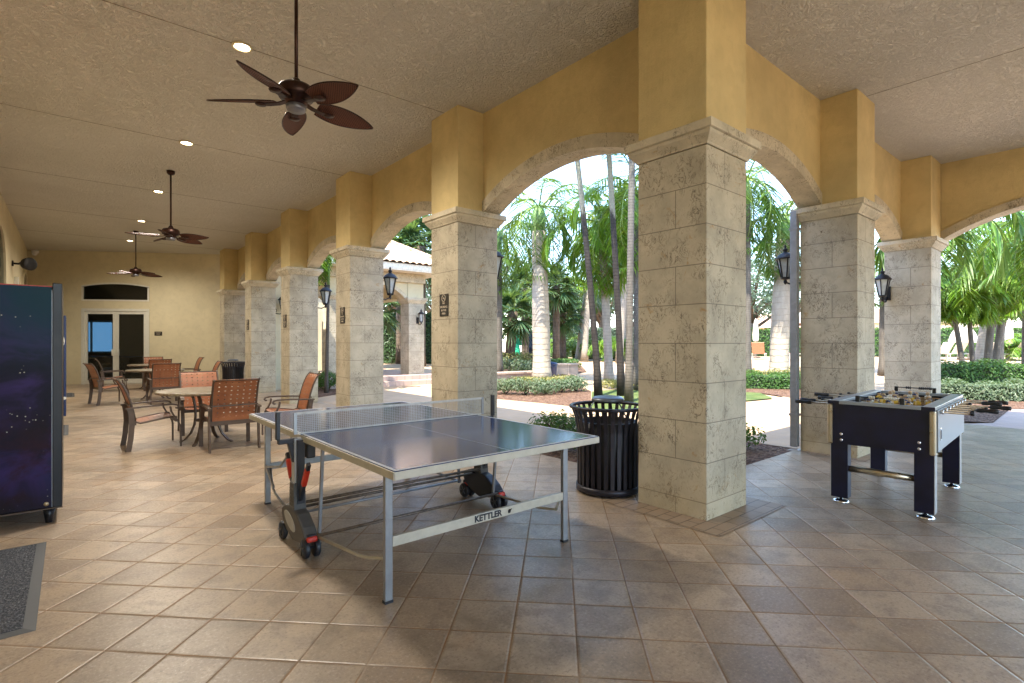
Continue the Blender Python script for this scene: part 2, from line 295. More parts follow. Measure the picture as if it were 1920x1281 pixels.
def M(k):
    if k in MATS: return MATS[k]
    f = {
     'wall': lambda: mat_plaster('ochre_stucco_paint', (.64, .50, .245)),
     'wall_pale': lambda: mat_plaster('pale_yellow_stucco_paint', (.66, .58, .39), .07, .25, .12),
     'ceiling': mat_ceiling, 'seam': lambda: mat_plain('control_joint', (.30, .25, .18), .8),
     'coral': lambda: mat_coral('coral_stone_blocks'), 'coral_trim': lambda: mat_coral('coral_stone_trim', False, (.56, .49, .36)),
     'floor': mat_floor,
     'border': lambda: mat_brick('small_border_pavers', (.36, .265, .18), (.32, .235, .16), (.15, .105, .07), .21, .105, 0, .5),
     'path': lambda: mat_brick('cream_path_pavers', (.49, .34, .21), (.45, .315, .195), (.40, .31, .23), .3, .3, 0, .75, .006, .3),
     'pink_paver': lambda: mat_brick('pink_deck_pavers', (.50, .36, .29), (.44, .33, .28), (.32, .24, .19), .4, .2, R(45), .6),
     'mulch': mat_mulch, 'lawn': mat_grass,
     'bronze': lambda: mat_plain('bronze_powder_coat', (.095, .062, .043), .45, .2), 'straps': mat_straps, 'mosaic': mat_mosaic,
     'steel': lambda: mat_plain('silver_grey_paint', (.30, .31, .33), .38, .55, .08), 'silver': lambda: mat_plain('light_grey_paint', (.42, .43, .45), .4, .1, .06), 'cream_steel': lambda: mat_plain('putty_painted_steel', (.50, .46, .38), .45, .1, .08),
     'brown_steel': lambda: mat_plain('rust_tinged_rod', (.16, .125, .10), .4, .6, .3, 30),
     'black_plastic': lambda: mat_plain('black_plastic', (.018, .019, .026), .42), 'grey_plastic': lambda: mat_plain('charcoal_moulded_plastic', (.085, .08, .075), .55),
     'pale_plastic': lambda: mat_plain('grey_inlay_plastic', (.42, .415, .40), .5), 'red': lambda: mat_plain('red_plastic', (.55, .035, .015), .4),
     'pp': mat_pp, 'line': lambda: mat_plain('worn_white_line', (.50, .51, .52), .4), 'white': lambda: mat_plain('white_paint', (.78, .78, .76), .4, 0, .04), 'net': lambda: mat_plain('grey_net_cord', (.42, .42, .42), .8),
     'net_band': lambda: mat_plain('off_white_net_tape', (.55, .54, .52), .8), 'black_wood': lambda: mat_plain('black_woodgrain_laminate', (.004, .005, .024), .34, 0, .4, 6), 'laminate': lambda: mat_plain('pale_grey_laminate', (.31, .33, .34), .35, 0, .05, 5),
     'chrome': lambda: mat_plain('chrome', (.72, .72, .72), .16, 1, .03), 'brass': lambda: mat_plain('champagne_aluminium', (.55, .46, .32), .3, .85, .06),
     'rod': lambda: mat_plain('bronze_tinted_steel_rod', (.42, .30, .18), .3, .8, .1), 'grip': lambda: mat_plain('black_rubber_grip', (.012, .012, .012), .5),
     'yellow': lambda: mat_plain('yellow_player', (.72, .46, .05), .4), 'ivory': lambda: mat_plain('ivory_player', (.66, .62, .5), .4), 'navy': lambda: mat_plain('navy_player', (.02, .025, .08), .4),
     'skin': lambda: mat_plain('tan_player_face', (.50, .33, .18), .5), 'pitch': lambda: mat_plain('playing_field', (.10, .19, .10), .4),
     'fan_metal': lambda: mat_plain('oiled_bronze', (.045, .020, .014), .36, .7, .2), 'fan_grey': lambda: mat_plain('switch_cap', (.20, .20, .22), .4, .5), 'wicker': mat_wicker,
     'lantern': lambda: mat_plain('black_iron', (.022, .021, .022), .5, .5), 'frost': lambda: mat_plain('seeded_lantern_glass', (.50, .53, .52), .25, 0, .1),
     'bulb': lambda: mat_emit('lamp_lens', (1, .90, .66), 4), 'lamp_can': lambda: mat_plain('warm_white_reflector', (.8, .70, .45), .35, .1),
     'bin_metal': lambda: mat_plain('dark_slat_metal', (.022, .019, .026), .40, .3, .2), 'bin_lid': lambda: mat_plain('spun_lid', (.14, .16, .18), .35, .5), 'liner': lambda: mat_plain('black_liner', (.008, .008, .010), .5),
     'galaxy': mat_galaxy, 'black_metal': lambda: mat_plain('black_cabinet', (.010, .010, .014), .35, .3), 'trimline': lambda: mat_plain('edge_trim', (.30, .32, .36), .4, .5),
     'blue': lambda: mat_plain('blue_panel', (.010, .025, .11), .35), 'lilac': lambda: mat_plain('lilac_grey_panel', (.32, .31, .42), .45), 'sign': lambda: mat_plain('dark_bronze_sign', (.022, .018, .014), .5), 'sign_ink': lambda: mat_plain('sign_lettering', (.50, .42, .32), .6),
     'carpet': mat_mat, 'mat_edge': lambda: mat_plain('grey_rubber_edge', (.055, .057, .06), .6),
     'glass': lambda: mat_glass('tinted_door_glass', (.012, .010, .008), .62), 'frame': lambda: mat_plain('off_white_aluminium', (.68, .66, .58), .4, .1, .04),
     'room': lambda: mat_plain('lounge_wall', (.62, .44, .22), .8), 'room_floor': lambda: mat_plain('lounge_floor', (.20, .08, .04), .6), 'day': lambda: mat_emit('window_daylight', (.10, .24, .42), .55), 'dark': lambda: mat_plain('dark_furniture', (.012, .011, .012), .4), 'felt': lambda: mat_plain('blue_felt', (.02, .10, .26), .9),
     'roof': mat_roof, 'fascia': lambda: mat_plain('cream_fascia', (.72, .66, .56), .6), 'pipe': lambda: mat_plain('painted_downspout', (.24, .245, .25), .5, .1),
     'royal_bark': lambda: mat_bark('royal_palm_bark', (.42, .355, .28), (.33, .28, .22), 5, .8, None, .16), 'thin_bark': lambda: mat_bark('shaded_ringed_bark_lit_top', (.038, .031, .026), (.020, .017, .015), 11, .85, (4.8, (.17, .16, .125))),  # thin bark: shaded lower trunk and sunlit top painted into the colour
     'grey_bark': lambda: mat_bark('grey_ringed_bark', (.13, .115, .095), (.08, .07, .058), 14), 'pale_bark': lambda: mat_bark('pale_palm_bark', (.34, .30, .25), (.25, .22, .18), 9), 'brown_bark': lambda: mat_bark('brown_bark', (.15, .11, .08), (.08, .06, .045), 5),
     'shaft': lambda: mat_plain('green_crownshaft', (.16, .27, .10), .4), 'palm_leaf': lambda: mat_leaf('palm_leaflets', [(.030, .095, .012), (.06, .15, .018), (.13, .22, .04)]),
     'palm_lime': lambda: mat_leaf('lime_palm_leaflets', [(.055, .15, .008), (.11, .24, .012), (.21, .31, .03)]), 'fan_leaf': lambda: mat_leaf('fan_palm_leaves', [(.03, .085, .035), (.06, .13, .06), (.13, .19, .09)]),
     'dead_leaf': lambda: mat_leaf('dry_brown_frond', [(.10, .055, .03), (.17, .10, .055), (.26, .16, .08)], .7, .15), 'stalk': lambda: mat_plain('frond_stalk', (.17, .24, .06), .5),
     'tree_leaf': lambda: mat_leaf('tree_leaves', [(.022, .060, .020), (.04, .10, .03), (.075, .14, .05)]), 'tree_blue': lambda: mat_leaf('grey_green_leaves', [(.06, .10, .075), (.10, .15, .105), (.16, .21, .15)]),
     'shrub_leaf': lambda: mat_leaf('shrub_leaves', [(.025, .085, .012), (.05, .13, .02), (.10, .19, .04)]), 'silver_leaf': lambda: mat_leaf('silvery_shrub_leaves', [(.07, .115, .06), (.12, .17, .095), (.19, .23, .14)]),
     'gold_leaf': lambda: mat_leaf('golden_ground_cover_leaves', [(.16, .16, .04), (.26, .24, .07), (.36, .31, .12)]), 'hedge_core': lambda: mat_plain('hedge_twigs', (.022, .040, .014), .9), 'twig': lambda: mat_plain('twigs', (.10, .075, .055), .9),
     'slide': lambda: mat_plain('green_playground_plastic', (.02, .30, .16), .4), 'canvas': lambda: mat_plain('cream_canvas', (.70, .62, .50), .8), 'sling': lambda: mat_plain('cream_sling', (.68, .58, .45), .7), 'coral_sling': lambda: mat_plain('coral_sling', (.62, .24, .14), .7),
     'block': lambda: mat_brick('split_face_wall_block', (.50, .38, .29), (.42, .31, .25), (.26, .19, .15), .3, .15, 0, .85), 'house': lambda: mat_plain('peach_house_wall', (.70, .58, .44), .8, 0, .05, 2), 'window_dark': lambda: mat_plain('house_window', (.05, .06, .07), .2),
     'terrain': lambda: mat_grass(), 'bin_blue': lambda: mat_plain('dark_blue_bin', (.015, .03, .09), .4), 'teal': lambda: mat_plain('teal_drum', (.02, .18, .30), .5),
    }[k]
    MATS[k] = f(); return MATS[k]

# ------------------------------------------------------------------ mesh helpers
class MB:
    def __init__(s): s.v = []; s.f = []; s.mi = []; s.sm = []
    def add(s, vs, fs, mi=0, smooth=False):
        o = len(s.v); s.v += [tuple(v) for v in vs]
        for f in fs: s.f.append(tuple(o + i for i in f)); s.mi.append(mi); s.sm.append(smooth)
        return s
    def box(s, c, d, rot=None, mi=0):
        h = Vector(d) / 2; vs = [Vector((sx * h.x, sy * h.y, sz * h.z)) for sx in (-1, 1) for sy in (-1, 1) for sz in (-1, 1)]
        if rot is not None:
            m = rot if isinstance(rot, Matrix) else Euler(rot).to_matrix(); vs = [m @ v for v in vs]
        c = Vector(c)
        return s.add([v + c for v in vs], [(0,1,3,2),(4,6,7,5),(0,4,5,1),(2,3,7,6),(0,2,6,4),(1,5,7,3)], mi)
    def bx(s, x0, x1, y0, y1, z0, z1, mi=0): return s.box(((x0+x1)/2, (y0+y1)/2, (z0+z1)/2), (abs(x1-x0), abs(y1-y0), abs(z1-z0)), None, mi)
    def bar(s, a, b, w, h, up=(0, 0, 1), mi=0):
        a, b = Vector(a), Vector(b); d = b - a; L = d.length; d.normalize(); u = Vector(up)
        x = d.cross(u)
        if x.length < 1e-4: x = d.cross(Vector((1, 0, 0)))
        x.normalize(); y = x.cross(d); m = Matrix((x, d, y)).transposed()
        return s.box((a + b) / 2, (w, L, h), m, mi)
    def tube(s, pts, r, n=8, mi=0, caps=True, smooth=True):
        pts = [Vector(p) for p in pts]; rs = r if isinstance(r, (list, tuple)) else [r] * len(pts)
        vs = []; prev = None
        for i, p in enumerate(pts):
            d = (pts[min(i + 1, len(pts) - 1)] - pts[max(i - 1, 0)]).normalized()
            if prev is None:
                x = d.cross(Vector((0, 0, 1)));
                if x.length < 1e-3: x = Vector((1, 0, 0))
            else: x = prev - d * prev.dot(d)
            x.normalize(); prev = x; y = d.cross(x)
            for k in range(n):
                a = 2 * PI * k / n; vs.append(p + (x * math.cos(a) + y * math.sin(a)) * rs[i])
        fs = [(i*n + k, i*n + (k+1) % n, (i+1)*n + (k+1) % n, (i+1)*n + k) for i in range(len(pts)-1) for k in range(n)]
        s.add(vs, fs, mi, smooth)
        if caps:
            o = len(s.v) - len(vs)
            s.f.append(tuple(o + k for k in range(n))[::-1]); s.mi.append(mi); s.sm.append(False)
            s.f.append(tuple(o + (len(pts)-1)*n + k for k in range(n))); s.mi.append(mi); s.sm.append(False)
        return s
    def strip(s, pts, w, th, side=(1, 0, 0), mi=0):      # flat bar of width w along 'side', thickness th, swept along pts
        pts = [Vector(p) for p in pts]; sd = Vector(side).normalized(); vs = []
        for i, p in enumerate(pts):
            d = (pts[min(i + 1, len(pts) - 1)] - pts[max(i - 1, 0)]).normalized(); n = sd.cross(d).normalized()
            for a, b in ((-1, -1), (1, -1), (1, 1), (-1, 1)): vs.append(p + sd * (a * w / 2) + n * (b * th / 2))
        fs = [(i*4 + k, i*4 + (k+1) % 4, i*4 + 4 + (k+1) % 4, i*4 + 4 + k) for i in range(len(pts)-1) for k in range(4)]
        m = (len(pts)-1)*4; fs += [(3, 2, 1, 0), (m, m+1, m+2, m+3)]
        return s.add(vs, fs, mi)
    def lathe(s, prof, n=24, c=(0, 0, 0), mi=0, smooth=True, axis='Z'):
        c = Vector(c); vs = []
        for r, z in prof:
            for k in range(n):
                a = 2 * PI * k / n; p = Vector((r * math.cos(a), r * math.sin(a), z))
                if axis == 'X': p = Vector((p.z, p.x, p.y))
                elif axis == 'Y': p = Vector((p.y, p.z, p.x))
                vs.append(c + p)
        fs = [(i*n + k, i*n + (k+1) % n, (i+1)*n + (k+1) % n, (i+1)*n + k) for i in range(len(prof)-1) for k in range(n)]
        if prof[0][0] > 1e-5: fs.append(tuple(range(n))[::-1])
        if prof[-1][0] > 1e-5: fs.append(tuple((len(prof)-1)*n + k for k in range(n)))
        return s.add(vs, fs, mi, smooth)
    def prism(s, poly, z0, z1, mi=0):
        n = len(poly); vs = [(x, y, z0) for x, y in poly] + [(x, y, z1) for x, y in poly]
        return s.add(vs, [tuple(range(n))[::-1], tuple(range(n, 2*n))] + [(i, (i+1) % n, n + (i+1) % n, n + i) for i in range(n)], mi)
    def ext(s, poly, axis, a, b, mi=0):                   # polygon in the two other axes, extruded along axis from a to b
        n = len(poly)
        def q(p, t): return {'X': (t, p[0], p[1]), 'Y': (p[0], t, p[1]), 'Z': (p[0], p[1], t)}[axis]
        vs = [q(p, a) for p in poly] + [q(p, b) for p in poly]
        return s.add(vs, [tuple(range(n))[::-1], tuple(range(n, 2*n))] + [(i, (i+1) % n, n + (i+1) % n, n + i) for i in range(n)], mi)
    def xf(s, m):
        s.v = [tuple(m @ Vector(v)) for v in s.v]; return s
    def build(s, name, mats, parent=None, loc=None, bevel=0, rot=None):
        me = bpy.data.meshes.new(name); me.from_pydata(s.v, [], s.f)
        mats = mats if isinstance(mats, (list, tuple)) else [mats]
        for m in mats: me.materials.append(M(m) if isinstance(m, str) else m)
        me.polygons.foreach_set('material_index', s.mi); me.polygons.foreach_set('use_smooth', s.sm); me.update()
        if True:
            bm = bmesh.new(); bm.from_mesh(me)
            if len(bm.faces) < 30000: bmesh.ops.recalc_face_normals(bm, faces=bm.faces[:])
            bm.to_mesh(me); bm.free()
        o = bpy.data.objects.new(name, me); col.objects.link(o)
        if parent is not None: o.parent = parent
        if loc is not None: o.location = loc
        if rot is not None: o.rotation_euler = rot
        if bevel:
            b = o.modifiers.new('bevel', 'BEVEL'); b.width = bevel; b.segments = 2; b.limit_method = 'ANGLE'; b.angle_limit = R(40)
        return o

def tag(o, label=None, cat=None, group=None, kind=None):
    if label: o['label'] = label
    if cat: o['category'] = cat
    if group: o['group'] = group
    if kind: o['kind'] = kind
    return o
def thing(name, label, cat, loc=(0, 0, 0), rz=0, group=None):
    o = bpy.data.objects.new(name, None); col.objects.link(o); o.location = loc; o.rotation_euler = (0, 0, rz); o.empty_display_size = .1
    return tag(o, label, cat, group)
def dup(o, loc=None, rz=None, label=None, parent=None, sc=None):
    c = o.copy(); col.objects.link(c)
    if parent is not None: c.parent = parent
    if loc is not None: c.location = loc
    if rz is not None: c.rotation_euler = (0, 0, rz)
    if sc is not None: c.scale = sc
    if label: c['label'] = label
    for ch in list(o.children): dup(ch, parent=c)
    return c
def text_mb(mb, s, size, mi=0, bold=0, m=None, sx=1):
    cu = bpy.data.curves.new('lettering', 'FONT'); cu.body = s; cu.size = size; cu.align_x = 'CENTER'; cu.align_y = 'CENTER'; cu.offset = bold; cu.extrude = .0006
    o = bpy.data.objects.new('lettering', cu); col.objects.link(o)
    dg = bpy.context.evaluated_depsgraph_get(); me = bpy.data.meshes.new_from_object(o.evaluated_get(dg))
    vs = [Vector((v.co.x * sx, v.co.y, v.co.z)) for v in me.vertices]
    if m is not None: vs = [m @ v for v in vs]
    mb.add(vs, [tuple(p.vertices) for p in me.polygons], mi)
    bpy.data.objects.remove(o); bpy.data.curves.remove(cu); bpy.data.meshes.remove(me)

# ------------------------------------------------------------------ dimensions
W = .646; D = .41; CZ = 4.45; CAP = 3.114
LY = [0, 3.445, 6.847, 10.219, 13.555, 16.883]
RX = [0, 3.431, 6.928]

# ================================================================== SETTING
def zg(p):
    d = (Vector((p[0], p[1], 0)) - Vector((CAM.x, CAM.y, 0))).dot(FW); s = min(1, max(0, (d - 17) / 13)); return .4 * s * s * (3 - 2 * s)

mb = MB(); mb.add([(-5.1, -8, 0), (.7, -8, 0), (.7, 24, 0), (-5.1, 24, 0)], [(0, 1, 2, 3)]); mb.add([(.7, -8, 0), (7.95, -8, 0), (7.95, .7, 0), (.7, .7, 0)], [(0, 1, 2, 3)])
tag(mb.build('floor', 'floor'), kind='structure')

mb = MB(); xs = [-40 + i * 4 for i in range(50)]; ys = [-60 + i * 4 for i in range(50)]
mb.add([(x, y, zg((x, y)) - .03) for x in xs for y in ys], [(i*50 + j, (i+1)*50 + j, (i+1)*50 + j + 1, i*50 + j + 1) for i in range(49) for j in range(49)], 0, True)
mb.build('ground', 'path')['kind'] = 'structure'
mb = MB(); o_ = 400; mb.add([(-o_, -o_, -1.2), (o_, -o_, -1.2), (o_, o_, -1.2), (-o_, o_, -1.2)], [(0, 1, 2, 3)]); mb.build('terrain', 'lawn')['kind'] = 'structure'

def sheet(name, mat, poly, z):
    bm = bmesh.new(); pl = [Vector((p[0], p[1], z)) for p in poly]; vs = [bm.verts.new(p) for p in pl]
    for tr in tessellate_polygon([pl]): bm.faces.new([vs[i] for i in tr])
    bmesh.ops.subdivide_edges(bm, edges=bm.edges[:], cuts=5, use_grid_fill=True); bmesh.ops.recalc_face_normals(bm, faces=bm.faces[:])
    for v in bm.verts: v.co.z = z + zg(v.co)
    me = bpy.data.meshes.new(name); bm.to_mesh(me); bm.free(); me.materials.append(M(mat)); o = bpy.data.objects.new(name, me); col.objects.link(o); o['kind'] = 'structure'; return o
sheet('path', 'path', [(.70, 3.15), (1.3, 3.15), (1.8, 2.6), (1.8, 1.9), (3.55, 1.9), (3.55, .70), (7.95, .70), (7.95, 1.7), (14, 2.6), (14, 4.6), (9.2, 3.5), (6.2, 3.7), (4.9, 5.3), (4.3, 8), (4.3, 13), (9, 13), (9, 22), (.70, 22)], -.006)
sheet('planting_bed', 'mulch', [(.70, .70), (3.55, .70), (3.55, 1.9), (1.8, 1.9), (1.8, 2.6), (1.3, 3.15), (.70, 3.15)], -.012)
sheet('planting_bed', 'mulch', [P(880, 13.6), P(1000, 12.3), P(1075, 11.5), P(1108, 12.0), P(1108, 15.2), P(1080, 17.2), P(1000, 19.4), P(880, 20)], -.002)
sheet('lawn', 'lawn', [P(1076, 11.5), P(1150, 10.9), P(1260, 10.5), P(1260, 15.3), P(1180, 16), P(1110, 15.0), P(1109, 12.0)], .002)
sheet('lawn', 'lawn', [P(1370, 12.3), P(1450, 13.2), P(1425, 14.6), P(1370, 15)], .002)
sheet('planting_bed', 'mulch', [P(1370, 15), P(1425, 14.6), P(1500, 13.0), P(1600, 13.0), P(1600, 18.5), P(1370, 18.5)], -.001)
sheet('planting_bed', 'mulch', [P(1700, 10.6), P(1790, 9.35), P(1862, 9.15), P(1894, 11), P(1985, 11.1), P(1985, 17.2), P(1700, 17.2)], .003)
sheet('deck', 'pink_paver', [(7.95, -8), (30, -8), P(1985, 11.1)[:2], P(1894, 11)[:2], P(1862, 9.15)[:2], (7.95, -.2)], -.004)
sheet('planting_bed', 'mulch', [(1.0, 11.2), (2.9, 12.6), (2.9, 13.85), (1.0, 13.85)], .001)
sheet('planting_bed', 'mulch', [P(930, 19.5), P(1000, 19.8), P(1100, 22.5), P(1085, 27), P(930, 27)], .004)

# small paver border round column bases
def border(x, y, w=.235):
    a, b, c, d = x - w, x + W + w, y - w, y + W + w; z = .004
    m = MB(); m.add([(a, c, z), (b, c, z), (b, y, z), (a, y, z)], [(0, 1, 2, 3)]); m.add([(a, y, z), (x, y, z), (x, d, z), (a, d, z)], [(0, 1, 2, 3)])
    m.add([(x + W, y, z), (b, y, z), (b, min(d, .69) if y == 0 else d, z), (x + W, min(d, .69) if y == 0 else d, z)], [(0, 1, 2, 3)])
    m.build('floor_border', 'border')['kind'] = 'structure'
border(0, 0)
for k in (1, 2): border(RX[k], 0, .12)

# ceiling with control joints
mb = MB(); mb.bx(-5.1, .72, -8, 24, CZ, CZ + .05); mb.bx(.72, 8.2, -8, .72, CZ, CZ + .05)
for k in range(1, 6): mb.bx(-4.9, .0, LY[k] + W/2 - .005, LY[k] + W/2 + .005, CZ - .003, CZ - .0005, 1)
mb.bx(RX[1] + W/2 - .005, RX[1] + W/2 + .005, -8, .0, CZ - .003, CZ - .0005, 1)
tag(mb.build('ceiling', ['ceiling', 'seam']), kind='structure')
roof = thing('loggia_roof', 'flat roof slab with cream eave over the arcade', 'roof', (0, 0, CZ + .05))
mb = MB(); mb.bx(-5.3, .74, -8, 24, .001, .1); mb.bx(.741, 8.3, -8, .74, .001, .1); mb.build('roof_slab', 'fascia', roof)

# ---------------------------------------------------------------- columns
def capital_mb(w=W, z0=2.95, z1=CAP):
    h = z1 - z0; prof = [(0, 0), (.012, .004), (.020, .10), (.040, .25), (.062, .42), (.068, .52), (.068, .56), (.088, .60), (.090, .63), (.090, 1.0), (-.05, 1.0)]
    m = MB(); vs = []
    for e, t in prof: vs += [(-e, -e, z0 + h*t), (w + e, -e, z0 + h*t), (w + e, w + e, z0 + h*t), (-e, w + e, z0 + h*t)]
    m.add(vs, [(i*4 + k, i*4 + (k+1) % 4, i*4 + 4 + (k+1) % 4, i*4 + 4 + k) for i in range(len(prof)-1) for k in range(4)] + [(len(vs)-4, len(vs)-3, len(vs)-2, len(vs)-1)])
    return m
col0 = thing('stone_column', 'coral stone column at the corner where both arcades meet, nearest the camera', 'column', (0, 0, 0), 0, 'coral stone columns of the arcades')
mb = MB(); mb.bx(0, W, 0, W, 0, 2.949); sh = mb.build('shaft', 'coral', col0, bevel=.006)
capital_mb().build('capital', 'coral_trim', col0, bevel=.003)
mb = MB(); mb.bx(0, W, 0, W, CAP, CZ); mb.build('pilaster', 'wall', col0, bevel=.008)
ordn = ['first column beyond the corner column along the left arcade, behind the table tennis table', 'second column beyond the corner one along the left arcade, behind the net post', 'third column beyond the corner one along the left arcade, right of a lone chair',
        'fourth column beyond the corner one, behind the far litter bin', 'last column of the left arcade, meeting the pale end wall']
for k in range(1, 6): dup(col0, (0, LY[k], 0), label='coral stone ' + ordn[k-1])
dup(col0, (RX[1], 0, 0), label='coral stone column of the right arcade behind the foosball table, downspout at its left')
dup(col0, (RX[2], 0, 0), label='bluish shaded coral stone column at the far right, by the wide arch')
dup(col0, (RX[2], -3.35 - W, 0), label='coral stone column carrying the near end of the wide arch')

# ---------------------------------------------------------------- arcade walls
def arcz(dy, r, zc=.732): return zc + math.sqrt(max(0, r*r - dy*dy))
def bay(c, half, axis, p0, p1, wall, trim_parent, r1=2.758, r2=2.90, zc=.732, n=36):
    ds = [-half + 2*half*i/n for i in range(n + 1)]
    for i in range(n):
        a, b = ds[i], ds[i+1]
        wall.ext([(c + a, arcz(a, r2, zc)), (c + b, arcz(b, r2, zc)), (c + b, CZ), (c + a, CZ)] if axis == 'X' else [(c + a, arcz(a, r2, zc)), (c + b, arcz(b, r2, zc)), (c + b, CZ), (c + a, CZ)], axis, p0, p1)
    m = MB()
    for i in range(n):
        a, b = ds[i], ds[i+1]
        m.ext([(c + a, arcz(a, r1, zc)), (c + b, arcz(b, r1, zc)), (c + b, arcz(b, r2, zc)), (c + a, arcz(a, r2, zc))], axis, p0 - .022, p1 + .022)
    return m
def weld(m):
    # merge the strips of one wall into a clean shell: drop faces shared by neighbouring strips
    key = {}
    for i, v in enumerate(m.v): key.setdefault(tuple(round(c, 4) for c in v), i)
    idx = [key[tuple(round(c, 4) for c in v)] for v in m.v]
    cnt = {}; fs = [tuple(idx[i] for i in f) for f in m.f]
    for f in fs: cnt[tuple(sorted(f))] = cnt.get(tuple(sorted(f)), 0) + 1
    keep = [i for i, f in enumerate(fs) if cnt[tuple(sorted(f))] == 1]
    m.f = [fs[i] for i in keep]; m.mi = [m.mi[i] for i in keep]; m.sm = [m.sm[i] for i in keep]; return m
wl = MB(); trims = []
for k in range(5):
    a, b = LY[k] + W, LY[k+1]; trims.append(bay((a + b)/2, (b - a)/2 - .001, 'X', D, W, wl, None))
w_l = weld(wl).build('arcade_wall', 'wall'); tag(w_l, 'ochre stucco wall of arches receding along the left arcade', 'wall')
for m in trims: weld(m).build('arch_trim', 'coral_trim', w_l)
wr = MB(); trims = []
for k in range(2):
    a, b = RX[k] + W, RX[k+1]; trims.append(bay((a + b)/2, (b - a)/2 - .001, 'Y', D, W, wr, None))
w_r = weld(wr).build('arcade_wall', 'wall'); tag(w_r, 'ochre stucco wall with two arches right of the corner column', 'wall')
for m in trims: weld(m).build('arch_trim', 'coral_trim', w_r)
we = MB(); m = bay(-1.675, 1.674, 'X', 7.60, 7.92, we, None, 3.275, 3.40, .33, 44); w_e = weld(we).build('arcade_wall', 'wall')
tag(w_e, 'ochre end wall with one wide shallow arch at far right', 'wall'); weld(m).build('arch_trim', 'coral_trim', w_e)
mb = MB(); mb.bx(7.60, 7.92, .001, W, CAP + .002, CZ); mb.build('wall_return', 'wall', w_e)

mb = MB(); mb.bx(.2, 1.4, -6.2, -6.0, 0, CZ); mb.bx(1.4, 6.8, -6.2, -6.0, 3.1, CZ); mb.bx(6.8, 8.2, -6.2, -6.0, 0, CZ); tag(mb.build('light_block_wall', 'wall_pale'), 'unseen pale yellow wall added behind the camera to cut light in the right wing', 'wall')  # unseen wall, added and opened to control light reaching the right wing
mb = MB(); mb.bx(-5.1, -4.9, -8, 21.9, 0, CZ); tag(mb.build('side_wall', 'wall_pale'), 'pale yellow side wall behind the vending machines', 'wall')

# back wall, set at an angle, with double door and transom window
BA = Vector((-4.9, 18.4 + .6*4.9, 0)); BD = Vector((1, -.6, 0)).normalized(); BN = Vector((-BD.y, BD.x, 0))
def bw(px, py=None):
    d = FW + RT * ((px - 960) / 985.2); t = (18.4 - .6*CAM.x - CAM.y) / (d.y + .6*d.x); p = CAM + d*t
    s = (Vector((p.x, p.y, 0)) - BA).dot(BD); return s if py is None else (s, 1.397 + (638.6 - py)/985.2*t)
s0, s1 = bw(152.5), bw(280); LW = 7.2
ZD = bw(215, 575)[1]; ZW0 = bw(215, 561)[1]; ZW1 = bw(152, 531)[1]; ZWT = bw(215, 526)[1]
brz = math.atan2(BD.y, BD.x)
bwall = thing('end_wall', 'pale yellow end wall with glass double doors at the far end of the hall', 'wall', BA, brz)
m = MB(); T_ = .2
m.bx(0, s0, 0, T_, 0, CZ); m.bx(s1, LW, 0, T_, 0, CZ); m.bx(s0, s1, 0, T_, ZD, ZW0)
hw = (s1 - s0)/2; rise = ZWT - ZW1; rr = (hw*hw + rise*rise)/(2*rise)
def wz(x): return ZWT - rr + math.sqrt(rr*rr - x*x)
n = 24
for i in range(n):
    a, b = -hw + 2*hw*i/n, -hw + 2*hw*(i+1)/n; c = (s0 + s1)/2
    m.ext([(c + a, wz(a)), (c + b, wz(b)), (c + b, CZ), (c + a, CZ)], 'Y', 0, T_)
weld(m).build('wall_face', 'wall_pale', bwall)
c = (s0 + s1)/2
dr = thing('double_door', 'white framed glass double doors in the pale end wall', 'door', BA + BD*c, brz)
m = MB(); f = .085; hh = hw - .004
m.bx(-hh, -hh + f, -.015, .09, 0, ZD - .003); m.bx(hh - f, hh, -.015, .09, 0, ZD - .003); m.bx(-hh + f, hh - f, -.015, .09, ZD - f - .003, ZD - .003); m.build('door_frame', 'frame', dr)
for sx in (-1, 1):
    m = MB(); x0, x1 = sorted((sx*.004, sx*(hh - f - .004))); st = .085
    m.bx(x0, x0 + st, .01, .06, .01, ZD - f - .01); m.bx(x1 - st, x1, .01, .06, .01, ZD - f - .01); m.bx(x0 + st, x1 - st, .01, .06, ZD - f - .10, ZD - f - .01); m.bx(x0 + st, x1 - st, .01, .06, .01, .17)
    lf = m.build('door_leaf', 'frame', dr)
    m = MB(); m.bx(x0 + st, x1 - st, .03, .038, .17, ZD - f - .10); m.build('pane', 'glass', lf)
    m = MB(); hx = sx*.062; m.bx(hx - .05, hx + .05, -.03, .008, .95, 1.17); m.tube([(hx + sx*.03, -.05, .98), (hx + sx*.03, -.05, 1.15)], .012); m.build('handle', 'frame', lf)
tw = thing('transom_window', 'segmental arched window of dark glass above the double doors', 'window', BA + BD*c, brz)
m = MB(); g = MB(); n = 24; hh = hw - .004; top = lambda x: min(wz(x), wz(hh)*1e9) - .004
for i in range(n):
    a, b = -hh + 2*hh*i/n, -hh + 2*hh*(i+1)/n
    m.ext([(a, top(a) - .05), (b, top(b) - .05), (b, top(b)), (a, top(a))], 'Y', -.012, .08)
    g.ext([(a, ZW0 + .05), (b, ZW0 + .05), (b, top(b) - .05), (a, top(a) - .05)], 'Y', .03, .04)
m.bx(-hh, hh, -.012, .08, ZW0 + .002, ZW0 + .05); m.bx(-hh, -hh + .05, -.011, .079, ZW0 + .05, top(hh) - .06); m.bx(hh - .05, hh, -.011, .079, ZW0 + .05, top(hh) - .06)
weld(m).build('frame', 'frame', tw); weld(g).build('pane', 'glass', tw)
